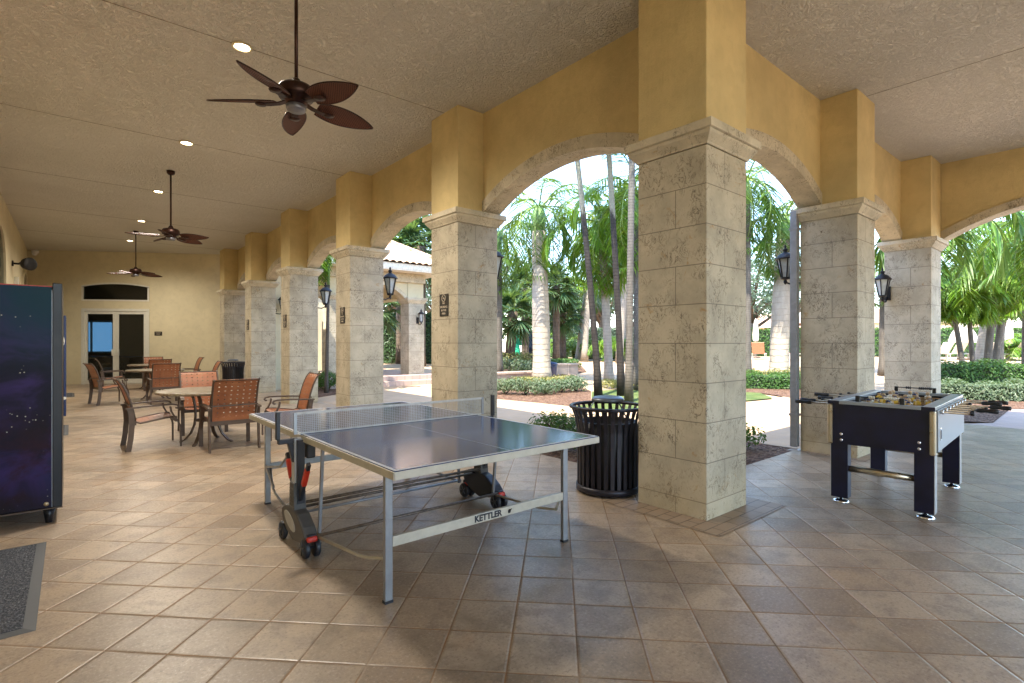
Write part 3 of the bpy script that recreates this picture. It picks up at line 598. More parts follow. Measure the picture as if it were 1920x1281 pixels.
# lounge seen through the doors
lg = thing('lounge_room', 'dim lounge room with far window seen through the glass doors', 'room', BA + BD*c, brz)
m = MB(); m.bx(-8, 3, 8.2, 8.3, 0, 4.3); m.bx(-8.1, -8, .25, 8.3, 0, 4.3); m.bx(3, 3.1, .25, 8.3, 0, 4.3); m.bx(-8, 3, .25, 8.2, 4.2, 4.3); m.bx(-8, -2.3, .25, .3, 0, 4.2); m.build('room_wall', 'room', lg)
m = MB(); m.bx(-8, 3, .22, 8.2, -.01, .003); m.build('room_floor', 'room_floor', lg)
wf = MB(); wf.bx(-6.3, -4.4, 8.12, 8.19, .9, 2.45); wfo = wf.build('window', 'frame', lg); g = MB(); g.bx(-6.23, -5.41, 8.10, 8.115, .98, 2.35); g.bx(-5.29, -4.47, 8.10, 8.115, .98, 2.35); g.build('pane', 'day', wfo)
for x, y, la in ((-3.0, 4.2, 'dark pool table with blue felt behind the left glass door'), (-1.2, 3.0, 'dark pool table behind the right glass door')):
    p = BA + BD*(c + x) + BN*y; t = thing('pool_table', la, 'pool table', p, brz, 'pool tables in the lounge')
    m = MB(); m.bx(-.65, .65, -1.1, 1.1, .62, .84); m.build('body', 'dark', t, bevel=.02); m = MB(); m.bx(-.55, .55, -1, 1, .842, .846); m.build('felt', 'felt', t)
    for sx in (-1, 1):
        for sy in (-1, 1): m = MB(); m.box((sx*.5, sy*.9, .31), (.14, .14, .62)); m.build('leg', 'dark', t)
sg = thing('wall_plaque', 'small dark name plaque on the end wall right of the doors', 'sign', BA + BD*bw(297) + Vector((0, 0, 1.70)), brz)
m = MB(); m.bx(-.12, .12, -.012, -.001, -.07, .07); m.build('plate', 'sign', sg, bevel=.004); m = MB()
for i, w in enumerate((.16, .12)): m.bx(-w/2, w/2, -.0135, -.0125, .02 - i*.045, .034 - i*.045)
m.build('lettering', 'sign_ink', sg)
cm = thing('dome_camera', 'small white dome camera under the ceiling on the end wall', 'camera', BA + BD*bw(69) + Vector((0, 0, CZ - .09)), brz)
m = MB(); m.bx(-.07, .07, -.05, -.001, -.02, .09); m.build('mount', 'white', cm, bevel=.01); m = MB(); m.lathe([(0, -.11), (.05, -.095), (.075, -.05), (.08, -.01), (.08, .0)], 16, (0, -.1, 0)); m.lathe([(.085, 0), (.085, .05), (.0, .06)], 16, (0, -.1, 0)); m.build('dome', 'white', cm)

# left wall openings and floodlight
def arched_window(y0, y1, z0, zs, zt, label):
    t = thing('arched_window', label, 'window', (-4.9, (y0 + y1)/2, 0)); hw = (y1 - y0)/2; n = 16; m = MB(); g = MB()
    top = lambda y: zs + (zt - zs)*math.sqrt(max(0, 1 - (y/hw)**2))
    for i in range(n):
        a, b = -hw + 2*hw*i/n, -hw + 2*hw*(i+1)/n; k = (hw - .06)/hw
        m.ext([(a*k, top(a) - .06), (b*k, top(b) - .06), (b, top(b)), (a, top(a))], 'X', .001, .05)
        g.ext([(a*k, z0), (b*k, z0), (b*k, top(b) - .06), (a*k, top(a) - .06)], 'X', .001, .012)
    m.bx(.001, .05, -hw, -hw + .06, z0, zs - .06); m.bx(.001, .05, hw - .06, hw, z0, zs - .06)
    m.build('frame', 'wall_pale', t); weld(g).build('pane', 'glass', t)
arched_window(11.2, 13.3, .9, 2.95, 3.75, 'arched window in the pale side wall, cut by the left edge of the photo')
arched_window(18.6, 20.5, .9, 2.95, 3.55, 'smaller looking arched window near the end of the side wall')
fl = thing('wall_floodlight', 'dark round floodlight on an arm on the pale side wall', 'lamp', (-4.9, 15.4, 3.32))
m = MB(); m.lathe([(.07, 0), (.07, .03), (.0, .035)], 14, axis='X'); m.tube([(.02, 0, 0), (.12, 0, .0), (.16, -.02, .02)], .025); m.build('arm', 'lantern', fl)
m = MB(); m.lathe([(0, -.16), (.09, -.14), (.14, -.06), (.16, .06), (.15, .07), (.0, .05)], 18, axis='X'); m.xf(Matrix.Translation((.3, -.08, 0)) @ Matrix.Rotation(R(-50), 4, 'Z')); m.build('shade', 'lantern', fl)
ds = thing('white_downpipe', 'white square pipe on the side wall beneath the floodlight', 'pipe', (-4.9, 16.0, 0)); m = MB(); m.bx(.002, .09, -.06, .06, .02, 3.05); m.build('pipe', 'frame', ds, bevel=.01); m = MB(); m.bx(.001, .10, -.075, .075, 2.6, 2.65); m.build('strap', 'frame', ds)

# ---------------------------------------------------------------- downlights and fans
for k in range(1, 6):
    where = ['nearest recessed downlight, beside the nearest ceiling fan', 'second recessed downlight along the ceiling from the camera', 'recessed downlight left of the middle fan rod', 'fourth recessed downlight, above the far fan blades', 'farthest recessed downlight, close to the end wall'][k-1]
    t = thing('downlight', where, 'ceiling light', (-2.45, LY[k] + W/2, CZ - .004), 0, 'recessed downlights along the hall ceiling')
    m = MB(); m.lathe([(.097, 0), (.099, -.010), (.086, -.017), (.077, -.014), (.071, -.003), (.071, 0)], 28); m.build('trim_ring', 'lamp_can', t)
    m = MB(); m.lathe([(.070, -.003), (.05, -.006), (0, -.007)], 24); m.build('lens', 'bulb', t)
    ld = bpy.data.lights.new('downlight_lamp', 'SPOT'); ld.energy = 105 if k == 1 else 60; ld.color = (1, .92, .80); ld.spot_size = R(165); ld.spot_blend = .7; ld.shadow_soft_size = .25
    lo = bpy.data.objects.new('downlight_lamp', ld); col.objects.link(lo); lo.parent = t; lo.location = (0, 0, -.04)

def make_fan():
    t = thing('ceiling_fan', 'nearest ceiling fan, five woven leaf blades, large at upper left', 'ceiling fan', (-2.44, 2.1, 0), 0, 'ceiling fans along the hall'); zb = 3.27
    m = MB(); m.lathe([(.0, CZ - .075), (.04, CZ - .07), (.062, CZ - .045), (.066, CZ - .001)], 18); m.build('canopy', 'fan_metal', t)
    m = MB(); m.tube([(0, 0, CZ - .07), (0, 0, zb + .16)], .014, 10); m.build('rod', 'fan_metal', t)
    m = MB(); m.lathe([(.016, zb + .21), (.028, zb + .20), (.045, zb + .165), (.05, zb + .155), (.115, zb + .145), (.135, zb + .12), (.14, zb + .07), (.125, zb + .045), (.085, zb + .03), (.08, zb - .005), (.0, zb - .01)], 26); m.build('motor', 'fan_metal', t)
    m = MB(); m.lathe([(.072, zb - .005), (.075, zb - .035), (.066, zb - .05), (.0, zb - .053)], 22); m.build('switch_cap', 'fan_grey', t)
    for i in range(5):
        a = R(3 + 72*i); L0, L1 = .17, .66; n = 16; m = MB(); vs = []
        for j in range(n + 1):
            u = j/n; x = L0 + (L1 - L0)*u; w = .098*math.sin(PI*min(1, .16 + .84*u)**.9)**.75 if u < 1 else .0; w = max(w, .004)
            tw = R(-20)
            for sgn, k in ((-1, 1), (-.5, 1), (0, 1), (.5, 1), (1, 1)):
                y = sgn*w; vs.append((x, y*math.cos(tw), y*math.sin(tw) - .02*u + .006*(1 - sgn*sgn)))
        q = [(j*5 + k, j*5 + k + 1, (j+1)*5 + k + 1, (j+1)*5 + k) for j in range(n) for k in range(4)]
        m.add(vs, q, 0, True); m.add([(x, y, z + .006) for x, y, z in vs], q, 0, True)
        ed = [vs[j*5] for j in range(n + 1)] + [vs[j*5 + 4] for j in range(n, -1, -1)]
        m.tube([(x, y, z + .003) for x, y, z in ed], .006, 6, 1)
        b = m.build('blade', ['wicker', 'fan_metal'], t, loc=(0, 0, zb + .015), rot=(0, 0, a))
        m = MB(); m.strip([(.07, 0, .01), (.13, 0, -.012), (.20, 0, -.022), (.27, 0, -.026)], .05, .008, (0, 1, 0)); m.lathe([(.0, -.034), (.04, -.03), (.045, -.022), (.0, -.018)], 12, (.265, 0, 0)); m.build('blade_iron', 'fan_metal', b)
    return t
fan = make_fan()
f2 = dup(fan, (-2.44, 8.9, 0), R(31), 'middle ceiling fan hanging on a long rod over the chairs')
f3 = dup(fan, (-2.44, 15.5, 0), R(14), 'farthest ceiling fan, small, in front of the end wall')

# ---------------------------------------------------------------- signs, downspouts, lanterns
def sign_mb():
    m = MB(); return m
def smoking_sign(y, label):
    t = thing('smoking_sign', label, 'sign', (-.001, y, 1.893), 0, 'no smoking signs on the columns')
    m = MB(); m.bx(-.010, -.001, -.105, .105, -.148, .148); m.build('plate', 'sign', t, bevel=.006)
    mt = Matrix(((0, 0, -1, -.0108), (-1, 0, 0, 0), (0, 1, 0, 0), (0, 0, 0, 1)))
    m = MB()
    for s, z, sz in (('NO', .025, .036), ('SMOKING', -.025, .040), ('IN THIS', -.070, .036), ('AREA', -.112, .036)): text_mb(m, s, sz, 0, .0008, Matrix.Translation((0, 0, z)) @ mt)
    m.build('lettering', 'sign_ink', t)
    m = MB(); ring = [(-.0115, .044*math.cos(2*PI*i/28), .092 + .044*math.sin(2*PI*i/28)) for i in range(29)]; m.tube(ring, .0042, 6); m.bar((-.0115, .03, .122), (-.0115, -.03, .062), .006, .004, (1, 0, 0)); m.bx(-.0125, -.0105, -.026, .022, .087, .096); m.build('symbol', 'sign_ink', t)
    return t
for k, la in ((1, 'dark no smoking sign on the column behind the table tennis table'), (2, 'dark no smoking sign on the second column from the corner'), (3, 'dark no smoking sign on the third column from the corner'), (4, 'dark no smoking sign on the column behind the far litter bin')):
    smoking_sign(LY[k] + .315, la)

def downspout(x, y, label):
    t = thing('downspout', label, 'pipe', (x, y, 0), 0, 'painted downspouts beside columns')
    m = MB(); m.bx(-.045, .045, -.045, .045, .05, 3.1); m.build('pipe', 'pipe', t, bevel=.012)
    for z in (.45, 2.85):
        m = MB(); m.bx(-.052, .052, -.052, .052, z, z + .03); m.build('strap', 'pipe', t)
downspout(W + .05, LY[1] + W - .25, 'grey square downspout on the outer side of the column with the nearest sign')
downspout(RX[1] - .047, W + .05, 'grey square downspout left of the column behind the foosball table')
downspout(W + .047, W + .055, 'grey square downspout behind the corner column')

def make_lantern(s=1.0):
    t = thing('wall_lantern', 'lantern', 'lantern', (0, 0, 0), 0, 'black lanterns on the columns')     # wall at local x = 0, lamp out along +x
    m = MB(); m.bx(.001, .02, -.055, .055, -.20, .06); m.tube([(.02, 0, -.14), (.10, 0, -.235), (.20, 0, -.245), (.30, 0, -.20), (.30, 0, -.16)], .013, 8)
    m.tube([(.02, 0, .0), (.07, 0, -.06), (.12, 0, -.14), (.10, 0, -.19), (.06, 0, -.17)], .008, 6); m.build('bracket', 'lantern', t)
    m = MB(); c = (.30, 0, 0)
    m.lathe([(.0, -.24), (.02, -.22), (.03, -.19), (.02, -.165), (.055, -.155), (.07, -.145), (.07, -.125), (.06, -.12)], 6, c, 0, False); m.build('base', 'lantern', t); m = MB()
    m.lathe([(.145, .165), (.15, .175), (.135, .19), (.10, .235), (.05, .265), (.032, .275), (.03, .30), (.045, .31), (.03, .33), (.012, .345), (.02, .36), (.012, .385), (0, .40)], 12, c, 0, True); m.build('cap', 'lantern', t)
    m = MB()
    for k in range(6):
        a = 2*PI*k/6; m.bar((c[0] + .062*math.cos(a), .062*math.sin(a), -.12), (c[0] + .122*math.cos(a), .122*math.sin(a), .17), .016, .016)
    m.build('cage', 'lantern', t)
    m = MB(); m.lathe([(.052, -.118), (.112, .165), (.0, .168)], 6, c, 0, False); m.build('glass', 'frost', t)
    return t
ln = make_lantern(); ln.location = (W, LY[2] + W/2, 2.47); ln['label'] = 'black lantern on the second left arcade column, in front of the tiled roof'
dup(ln, (W, LY[3] + W/2, 2.47), label='black lantern on the third left arcade column, before a thin tree')
dup(ln, (W, LY[4] + W/2, 2.47), label='black lantern partly hidden by the third column, farthest of the left arcade')
dup(ln, (W, LY[1] + W/2 + .13, 2.47), label='black lantern peeking out right of the nearest signed column')
dup(ln, (RX[1] + .20, W + .0, 2.38), R(100), 'black lantern left of the downspout in the right arcade', sc=(.85, .85, .85))
dup(ln, (RX[2], .60, 2.30), R(180), 'black lantern on a scroll bracket left of the far right column', sc=(.9, .9, .9))

# ================================================================== GAMES
def box_obj(name, mat, parent, *b, bevel=0):
    m = MB(); m.bx(*b); return m.build(name, mat, parent, bevel=bevel)

def tennis():
    t = thing('table_tennis_table', 'dark blue table tennis table on a grey wheeled folding frame', 'table tennis table', (-1.82, 1.555, 0))
    zt = .762; hx = .7625
    for s in (-1, 1):
        a, b = sorted((s*.004, s*1.37)); m = MB(); m.bx(-hx + .004, hx - .004, a + .004, b - .004, zt - .022, zt)
        z = zt + .0009
        def q(x0, x1, y0, y1): m.add([(x0, y0, z), (x1, y0, z), (x1, y1, z), (x0, y1, z)], [(0, 1, 2, 3)], 1)
        e = hx - .005; q(-e, -e + .02, a + .005, b - .005); q(e - .02, e, a + .005, b - .005); q(-.0015, .0015, a + .005, b - .02)
        yo = b - .025 if s > 0 else a + .005; q(-e + .02, e - .02, yo, yo + .02)
        tp = m.build('tabletop', ['pp', 'line'], t)
        m = MB(); d = .045; m.bx(-hx, hx, (b - .003) if s > 0 else a - .004, (b + .004) if s > 0 else a + .003, zt - d, zt - .003)
        for sx in (-1, 1): m.bx(sx*hx - .004, sx*hx + .004, a, b, zt - d, zt - .003)
        m.bx(-hx + .02, hx - .02, a + .02, b - .02, zt - d + .004, zt - .024)
        m.build('apron', 'cream_steel', t, bevel=.004)
        y = s*1.128
        for sx in (-1, 1):
            lg = box_obj('leg', 'steel', t, sx*.675 - .0225, sx*.675 + .0225, y - .015, y + .015, .012, zt - d, bevel=.004); box_obj('foot_cap', 'black_plastic', lg, sx*.675 - .024, sx*.675 + .024, y - .017, y + .017, 0, .014)
            if s > 0 or sx > 0: m = MB(); m.bar((sx*.69, y - s*.01, .33), (sx*.70, y - s*.27, .20), .014, .026); m.build('brace', 'steel', lg)
        br = box_obj('crossbar', 'cream_steel' if s < 0 else 'steel', t, -.652, .652, y - .012, y + .012, .296, .352, bevel=.003)
        if s < 0:
            m = MB(); mt = Matrix(((1, 0, 0, 0), (0, 0, -1, y - .0128), (0, 1, 0, .324), (0, 0, 0, 1)))
            text_mb(m, 'KETTLER', .052, 0, .0024, Matrix.Translation((-.005, 0, 0)) @ mt, 1.02)
            m.build('lettering', 'black_plastic', br); m = MB(); m.lathe([(0, 0), (.013, .0005), (.0, .001)], 14, (.165, y - .0135, .322), axis='Y'); m.bar((.152, y - .014, .314), (.18, y - .014, .334), .004, .006, (0, 1, 0)); m.build('emblem', 'black_plastic', br)
    # wheeled undercarriage each side of the net
    for sx in (-1, 1):
        X = sx*.785
        u = MB(); u.bx(X - .030, X + .030, -.030, .038, .40, zt - .02); uo = u.build('post', 'silver', t, bevel=.006)
        m = MB(); m.bx(X - .018, X + .030, -.058, -.034, .30, zt - .03); m.build('post_rail', 'black_plastic', uo)
        m = MB()
        m.ext([(-.055, .25), (.055, .25), (.042, .44), (-.042, .44)], 'X', X - .04, X + .04)
        for k in range(6): m.bx(X - .043, X + .043, -.047 + k*.001, .047 - k*.001, .27 + k*.025, .278 + k*.025)
        body = m.build('sleeve', 'grey_plastic', t, bevel=.006)
        m = MB(); poly = [(.06, .25)] + [(.145*math.cos(a)*1.0 + .07*math.sin(a) + .05, .14 + .085*math.sin(a) + .035*math.cos(a)) for a in [R(70 - i*14) for i in range(0)]]
        poly = [(-.06, .262), (.05, .275), (.14, .262), (.205, .225), (.215, .185), (.185, .14), (.10, .09), (-.02, .055), (-.16, .075), (-.255, .10), (-.275, .135), (-.22, .19), (-.12, .25)]
        m.ext(poly, 'X', X - .045, X + .045); fo = m.build('foot_shell', 'grey_plastic' if sx < 0 else 'black_plastic', t, bevel=.012)
        m = MB(); el = [(.12*math.cos(2*PI*i/24)*.95 + .02, .175 + .048*math.sin(2*PI*i/24) + .035*math.cos(2*PI*i/24)*.9) for i in range(24)]; m.ext(el, 'X', X + sx*.046 - .002, X + sx*.046 + .002); m.build('inlay', 'pale_plastic', fo)
        for y in (.205, -.255):
            cs = MB(); cs.box((X, y, .125), (.055, .06, .05)); cs.tube([(X - .052, y, .062), (X + .052, y, .062)], .008); co_ = cs.build('caster', 'black_plastic', t, bevel=.008)
            if y < 0 or sx > 0: m = MB(); m.box((X, y - .012, .118), (.066, .075, .035), (R(-18), 0, 0)); m.build('brake_pedal', 'red', co_, bevel=.01)
            for w in (-1, 1):
                m = MB(); m.lathe([(.025, -.016), (.055, -.017), (.062, -.010), (.062, .010), (.055, .017), (.025, .016)], 22, (X + w*.034, y, .062), 0, True, 'X'); wo = m.build('wheel', 'black_plastic', co_)
                m = MB()
                for k in range(5): a = 2*PI*k/5; m.bar((X + w*.052, y, .062), (X + w*.052, y + .045*math.cos(a), .062 + .045*math.sin(a)), .006, .012, (1, 0, 0))
                m.lathe([(.014, -.004), (.014, .004)], 10, (X + w*.053, y, .062), axis='X'); m.build('spokes', 'grey_plastic', wo)
        for sy in (-1, 1):
            m = MB(); m.bar((X + .0, sy*.055, .33), (X - sx*.0, sy*.225, .60), .022, .03); lk = m.build('locking_arm', 'black_plastic', t)
            m = MB(); m.bar((X, sy*.125, .44), (X, sy*.20, .56), .034, .036); m.build('lock_sleeve', 'red', lk, bevel=.008)
            m = MB(); m.bar((X - sx*.06, sy*.25, .12), (X - sx*.06, sy*.31, zt - .045), .018, .020); m.build('strut', 'steel', t)
        m = MB(); m.bx(X - sx*.075 - .03, X - sx*.075 + .03, -.06, .06, .60, .70); m.build('hinge_block', 'black_plastic', t, bevel=.01)
    for y, z, ma in ((-.04, .30, 'brown_steel'), (.05, .245, 'brown_steel'), (-.275, .135, 'brown_steel'), (.275, .135, 'steel')):
        m = MB(); m.tube([(-.76, y, z), (.76, y, z)], .011, 8); m.build('cross_rod', ma, t)
    for s in (-1, 1):
        for sx in (-1, 1):
            m = MB(); m.tube([(sx*.74, s*.275, .125), (sx*.70, s*.80, .16), (sx*.69, s*.90, .175), (sx*.66, s*1.06, .33 - .12), (sx*.655, s*1.115, .325)], .010, 8); m.build('link_rod', 'cream_steel' if s < 0 else 'steel', t)
            m = MB(); m.tube([(sx*.70, s*1.10, .33), (sx*.72, s*.62, .42), (sx*.74, s*.28, .60)], .009, 8) if s > 0 else None
            if s > 0: m.build('link_rod', 'steel', t)
    # net and its clamps
    for sx in (-1, 1):
        m = MB(); X = sx*.915; m.bx(X - .013, X + .013, -.016, .016, zt - .02, zt + .165); m.bx(min(X, sx*.78), max(X, sx*.78), -.02, .02, zt - .052, zt - .02); m.bar((X - sx*.08, 0, zt - .05), (X - sx*.11, 0, zt - .18), .04, .035); po = m.build('net_post', 'black_plastic', t, bevel=.004)
        m = MB(); X2 = sx*.80; m.bx(X2 - .011, X2 + .011, -.006, .006, zt + .003, zt + .152); m.build('net_rod', 'steel', po)
    m = MB(); x0, x1 = -.79, .79
    for i in range(106): x = x0 + (x1 - x0)*i/105; m.bx(x - .0011, x + .0011, -.0011, .0011, zt + .012, zt + .138)
    for i in range(10): z = zt + .018 + i*.0125; m.bx(x0, x1, -.0011, .0011, z - .0011, z + .0011)
    nt = m.build('net', 'net', t); box_obj('net_tape', 'net_band', nt, x0, x1, -.004, .004, zt + .137, zt + .153); box_obj('net_cord', 'net_band', nt, x0, x1, -.003, .003, zt + .003, zt + .012)
tennis()

def foosball():
    t = thing('foosball_table', 'black and pale grey foosball table with rods and yellow and ivory players', 'foosball table', (2.06, -.744, 0), R(3))
    L, B = .725, .37; zt = .893; z0 = .52
    for s in (-1, 1):
        e = MB(); e.bx(s*L - .015, s*L + .015, -B + .035, B - .035, z0, zt - .03); eo = e.build('end_panel', 'black_wood', t)
        for y, z in ((-.27, z0 + .035), (-.27, z0 + .085), (.27, z0 + .035), (.27, z0 + .085)):
            m = MB(); m.lathe([(.014, -.004), (.012, .004), (0, .006)] if s > 0 else [(0, -.006), (.012, -.004), (.014, .004)], 12, (s*(L + .017), y, z), axis='X'); m.build('bolt', 'chrome', eo)
        m = MB(); m.bx(-L + .03, L - .03, s*B - .012, s*B + .012, z0 + .02, zt - .03); so = m.build('side_panel', 'laminate', t)
        m = MB(); m.bx(-.60 - .02, -.60 + .02, s*(B + .013) - .004, s*(B + .013) + .004, z0 + .10, z0 + .20); go = m.build('ball_return', 'chrome', so, bevel=.006)
        m = MB(); m.bx(-.613, -.587, s*(B + .018) - .002, s*(B + .018) + .002, z0 + .115, z0 + .185); m.build('cup', 'dark', go)
        box_obj('rail', 'laminate', t, -L - .02, L + .02, min(s*B, s*(B - .085)), max(s*B, s*(B - .085)) + 0, zt - .028, zt, bevel=.004)
        box_obj('end_rail', 'laminate', t, s*L - .03, s*L + .03, -B + .086, B - .086, zt - .028, zt - .001, bevel=.003)
        box_obj('edge_band', 'black_wood', t, s*(L + .022) - .006, s*(L + .022) + .006, -B, B, zt - .030, zt - .002)
        for sy in (-1, 1):
            m = MB(); m.bx(s*L - .035, s*L + .022, sy*(B - .015) - .020, sy*(B - .015) + .020, z0 - .005, zt - .031); m.build('corner_trim', 'brass', t, bevel=.012)
            l = MB(); lx, ly = s*(L - .07), sy*(B - .075); l.bx(lx - .05, lx + .05, ly - .065, ly + .065, .045, z0 + .02); lo = l.build('leg', 'black_wood', t, bevel=.004)
            m = MB(); m.bx(lx - .051, lx + .051, ly + sy*.0655 - .002, ly + sy*.0655 + .002, .046, z0); m.build('edge_strip', 'pale_plastic', lo)
            m = MB(); m.lathe([(.062, 0), (.066, .006), (.05, .018), (.02, .026), (.012, .03), (.012, .05)], 22, (lx, ly, 0)); m.build('leveller', 'chrome', lo)
        m = MB(); lx = s*(L - .07); m.tube([(lx, -B + .13, .30), (lx, B - .13, .30)], .027, 14); m.build('stretcher', 'brass', t)
        # score counter on a bracket over each end
        m = MB(); x = s*(L - .015); m.bx(x - .012, x + .012, -.17, -.14, zt, zt + .05); m.bx(x - .012, x + .012, .14, .17, zt, zt + .05); m.tube([(x, -.15, zt + .042), (x, .15, zt + .042)], .005); sc = m.build('score_counter', 'grip', t)
        m = MB()
        for k in range(10): m.lathe([(.006, -.0065), (.013, -.005), (.013, .005), (.006, .0065)], 10, (x, -.13 + .0155*k + (.06 if k > 6 else 0), zt + .042), axis='Y')
        m.build('beads', 'ivory' if s < 0 else 'grip', sc)
    box_obj('pitch', 'pitch', t, -L + .02, L - .02, -B + .09, B - .09, z0 + .17, z0 + .18)
    m = MB(); m.bx(-L + .016, L - .016, -B + .086, -B + .09, z0 + .18, zt - .03); m.bx(-L + .016, L - .016, B - .09, B - .086, z0 + .18, zt - .03); m.build('inner_wall', 'black_wood', t)
    box_obj('floor_board', 'black_wood', t, -L + .02, L - .02, -B + .02, B - .02, z0, z0 + .015)
    rods = [(-.61, 1, 3, 'y', .02), (-.43, 1, 2, 'y', -.04), (-.26, -1, 3, 'i', .05), (-.09, 1, 5, 'y', -.02), (.09, -1, 5, 'i', .03), (.26, 1, 3, 'y', .05), (.43, -1, 2, 'i', -.04), (.61, -1, 3, 'i', .0)]
    random.seed(3); zr = zt - .046
    for x, side, n, team, sh in rods:
        m = MB(); sh = random.uniform(-.07, .07); e0, e1 = (-B - .17 + sh, B + .24 + sh) if side > 0 else (-B - .24 + sh, B + .17 + sh)
        m.tube([(x, e0, zr), (x, e1, zr)], .0085, 10); ro = m.build('rod', 'rod', t)
        gy = e1 if side > 0 else e0; m = MB(); m.lathe([(.010, 0), (.0165, .005), (.018, .03), (.014, .055), (.017, .085), (.019, .115), (.017, .135), (0, .138)], 12, (0, 0, 0), axis='Y')
        if side < 0: m.v = [(a, -b, c) for a, b, c in m.v]
        m.xf(Matrix.Translation((x, gy - side*.03, zr))); m.build('grip', 'grip', ro)
        m = MB(); oe = e0 if side > 0 else e1; m.lathe([(.009, -.012), (.013, -.01), (.013, .01), (.009, .012)], 10, (x, oe, zr), axis='Y'); m.build('end_cap', 'grip', ro)
        for s in (-1, 1):
            m = MB(); m.lathe([(.012, -.012), (.017, -.010), (.017, .010), (.012, .012)], 12, (x, s*(B + .024), zr), axis='Y'); m.build('bearing', 'chrome', ro)
            m = MB(); m.lathe([(.010, -.014), (.014, -.012), (.014, .012), (.010, .014)], 10, (x, s*(B - .13) + sh*.6, zr), axis='Y'); m.build('bumper', 'grip', ro)
        ang = random.uniform(-.5, .9)
        for k in range(n):
            y = sh + (k - (n - 1)/2)*(.42/max(n, 2)); p = MB()
            p.lathe([(.0, -.085), (.012, -.083), (.012, -.065), (.007, -.05), (.012, -.035), (.016, -.01), (.018, .012), (.014, .022), (.006, .026)], 10, (0, 0, 0), 0)
            p.box((0, 0, .004), (.024, .044, .026), None, 0); p.box((.007, 0, -.076), (.03, .022, .016), None, 2)
            p.lathe([(.006, .024), (.013, .03), (.015, .042), (.010, .053), (0, .056)], 10, (0, 0, 0), 1); p.lathe([(.0155, .042), (.012, .053), (0, .0575)], 10, (0, 0, 0), 3)
            p.xf(Matrix.Translation((x, y, zr)) @ Matrix.Rotation(ang, 4, 'Y') @ Matrix.Scale(1.18, 4)); p.build('player', ['yellow' if team == 'y' else 'ivory', 'skin', 'navy', 'navy' if team == 'y' else 'skin'], ro)
foosball()

# ================================================================== FURNITURE
def pline(pts, s):
    L = [0]
    for a, b in zip(pts, pts[1:]): L.append(L[-1] + math.dist(a, b))
    d = s*L[-1]
    for i in range(len(pts) - 1):
        if d <= L[i+1] + 1e-9: k = (d - L[i])/(L[i+1] - L[i]); return tuple(pts[i][j] + (pts[i+1][j] - pts[i][j])*k for j in range(len(pts[0])))
    return pts[-1]
def woven(prof, hw, nv, nh, gv, gh, rim):
    L = sum(math.dist(a, b) for a, b in zip(prof, prof[1:])); us = []; x = -hw
    pv = 2*hw/nv
    for i in range(nv): us += [-hw + i*pv, -hw + (i+1)*pv - gv]
    us.append(hw)
    ph = L/nh; vs = []
    for j in range(nh): vs += [j*ph/L, ((j+1)*ph - gh)/L]
    vs.append(1.0)
    m = MB(); off = .002
    V = []
    for j, v in enumerate(vs):
        y, z = pline(prof, v)
        for i, u in enumerate(us):
            V.append((u, y + .006*math.cos(PI*u/hw/2)*0, z - .012*(1 - (u/hw)**2)*(1 if abs(prof[0][1]-prof[-1][1]) < .12 else 0)))
    nU = len(us); F = []
    for j in range(len(vs) - 1):
        for i in range(nU - 1):
            if i % 2 == 1 and j % 2 == 1: continue
            F.append((j*nU + i, j*nU + i + 1, (j+1)*nU + i + 1, (j+1)*nU + i))
    m.add(V, F); return m
def make_chair():
    t = thing('patio_chair', 'x', 'chair', (0, 0, 0), 0, 'strap chairs around the patio tables')
    seat = [(.235, .385), (.225, .402), (.10, .395), (-.05, .37), (-.17, .35), (-.215, .37)]
    back = [(-.225, .385), (-.245, .50), (-.275, .63), (-.315, .76), (-.36, .86), (-.40, .915), (-.425, .925)]
    hw = .255
    o = woven(seat, hw, 7, 8, .016, .012, 0).build('seat', 'straps', t); s = o.modifiers.new('thickness', 'SOLIDIFY'); s.thickness = .004; s.offset = 0
    o = woven(back, hw, 7, 10, .020, .014, 0).build('backrest', 'straps', t); s = o.modifiers.new('thickness', 'SOLIDIFY'); s.thickness = .004; s.offset = 0
    m = MB()
    for sx in (-1, 1):
        X = sx*(hw + .008); m.tube([(X, y, z) for y, z in back], .0135, 8); m.tube([(X, y, z) for y, z in seat], .012, 8)
    m.tube([(-hw, -.41, .918), (hw, -.41, .918)], .011, 8); m.build('back_frame', 'bronze', t)
    m = MB(); m.bx(-hw - .03, hw + .03, -.235, -.215, .33, .385); m.build('rail', 'bronze', t); m = MB(); m.bx(-hw - .03, hw + .03, .215, .235, .335, .378); m.build('rail', 'bronze', t); m = MB(); m.bar((-hw - .02, -.285, .585), (hw + .02, -.285, .585), .014, .018); m.build('back_brace', 'bronze', t)
    for sx in (-1, 1):
        X = sx*(hw + .035)
        m = MB(); m.strip([(X, -.30, 0), (X, -.275, .16), (X, -.262, .34), (X, -.268, .46), (X, -.285, .56)], .06, .022, (0, 1, .05)); m.build('leg', 'bronze', t)
        m = MB(); m.strip([(X, .275, 0), (X, .275, .24), (X, .268, .28), (X, .235, .355), (X, .195, .42), (X, .165, .48), (X, .155, .545)], .048, .018, (1, 0, 0)); m.build('leg', 'bronze', t)
        m = MB(); m.strip([(X, -.325, .552), (X, -.15, .563), (X, .05, .572), (X, .18, .572), (X, .235, .560), (X, .25, .535), (X, .235, .518), (X, .215, .522)], .050, .020, (1, 0, 0)); m.build('arm', 'bronze', t)
    return t
def put(o, x, y, face, label): o.location = (x, y, 0); o.rotation_euler = (0, 0, R(face - 90)); o['label'] = label
ch0 = make_chair(); put(ch0, -2.95, 6.42, 2, 'orange strap chair left of the nearest round table, seen from its side')
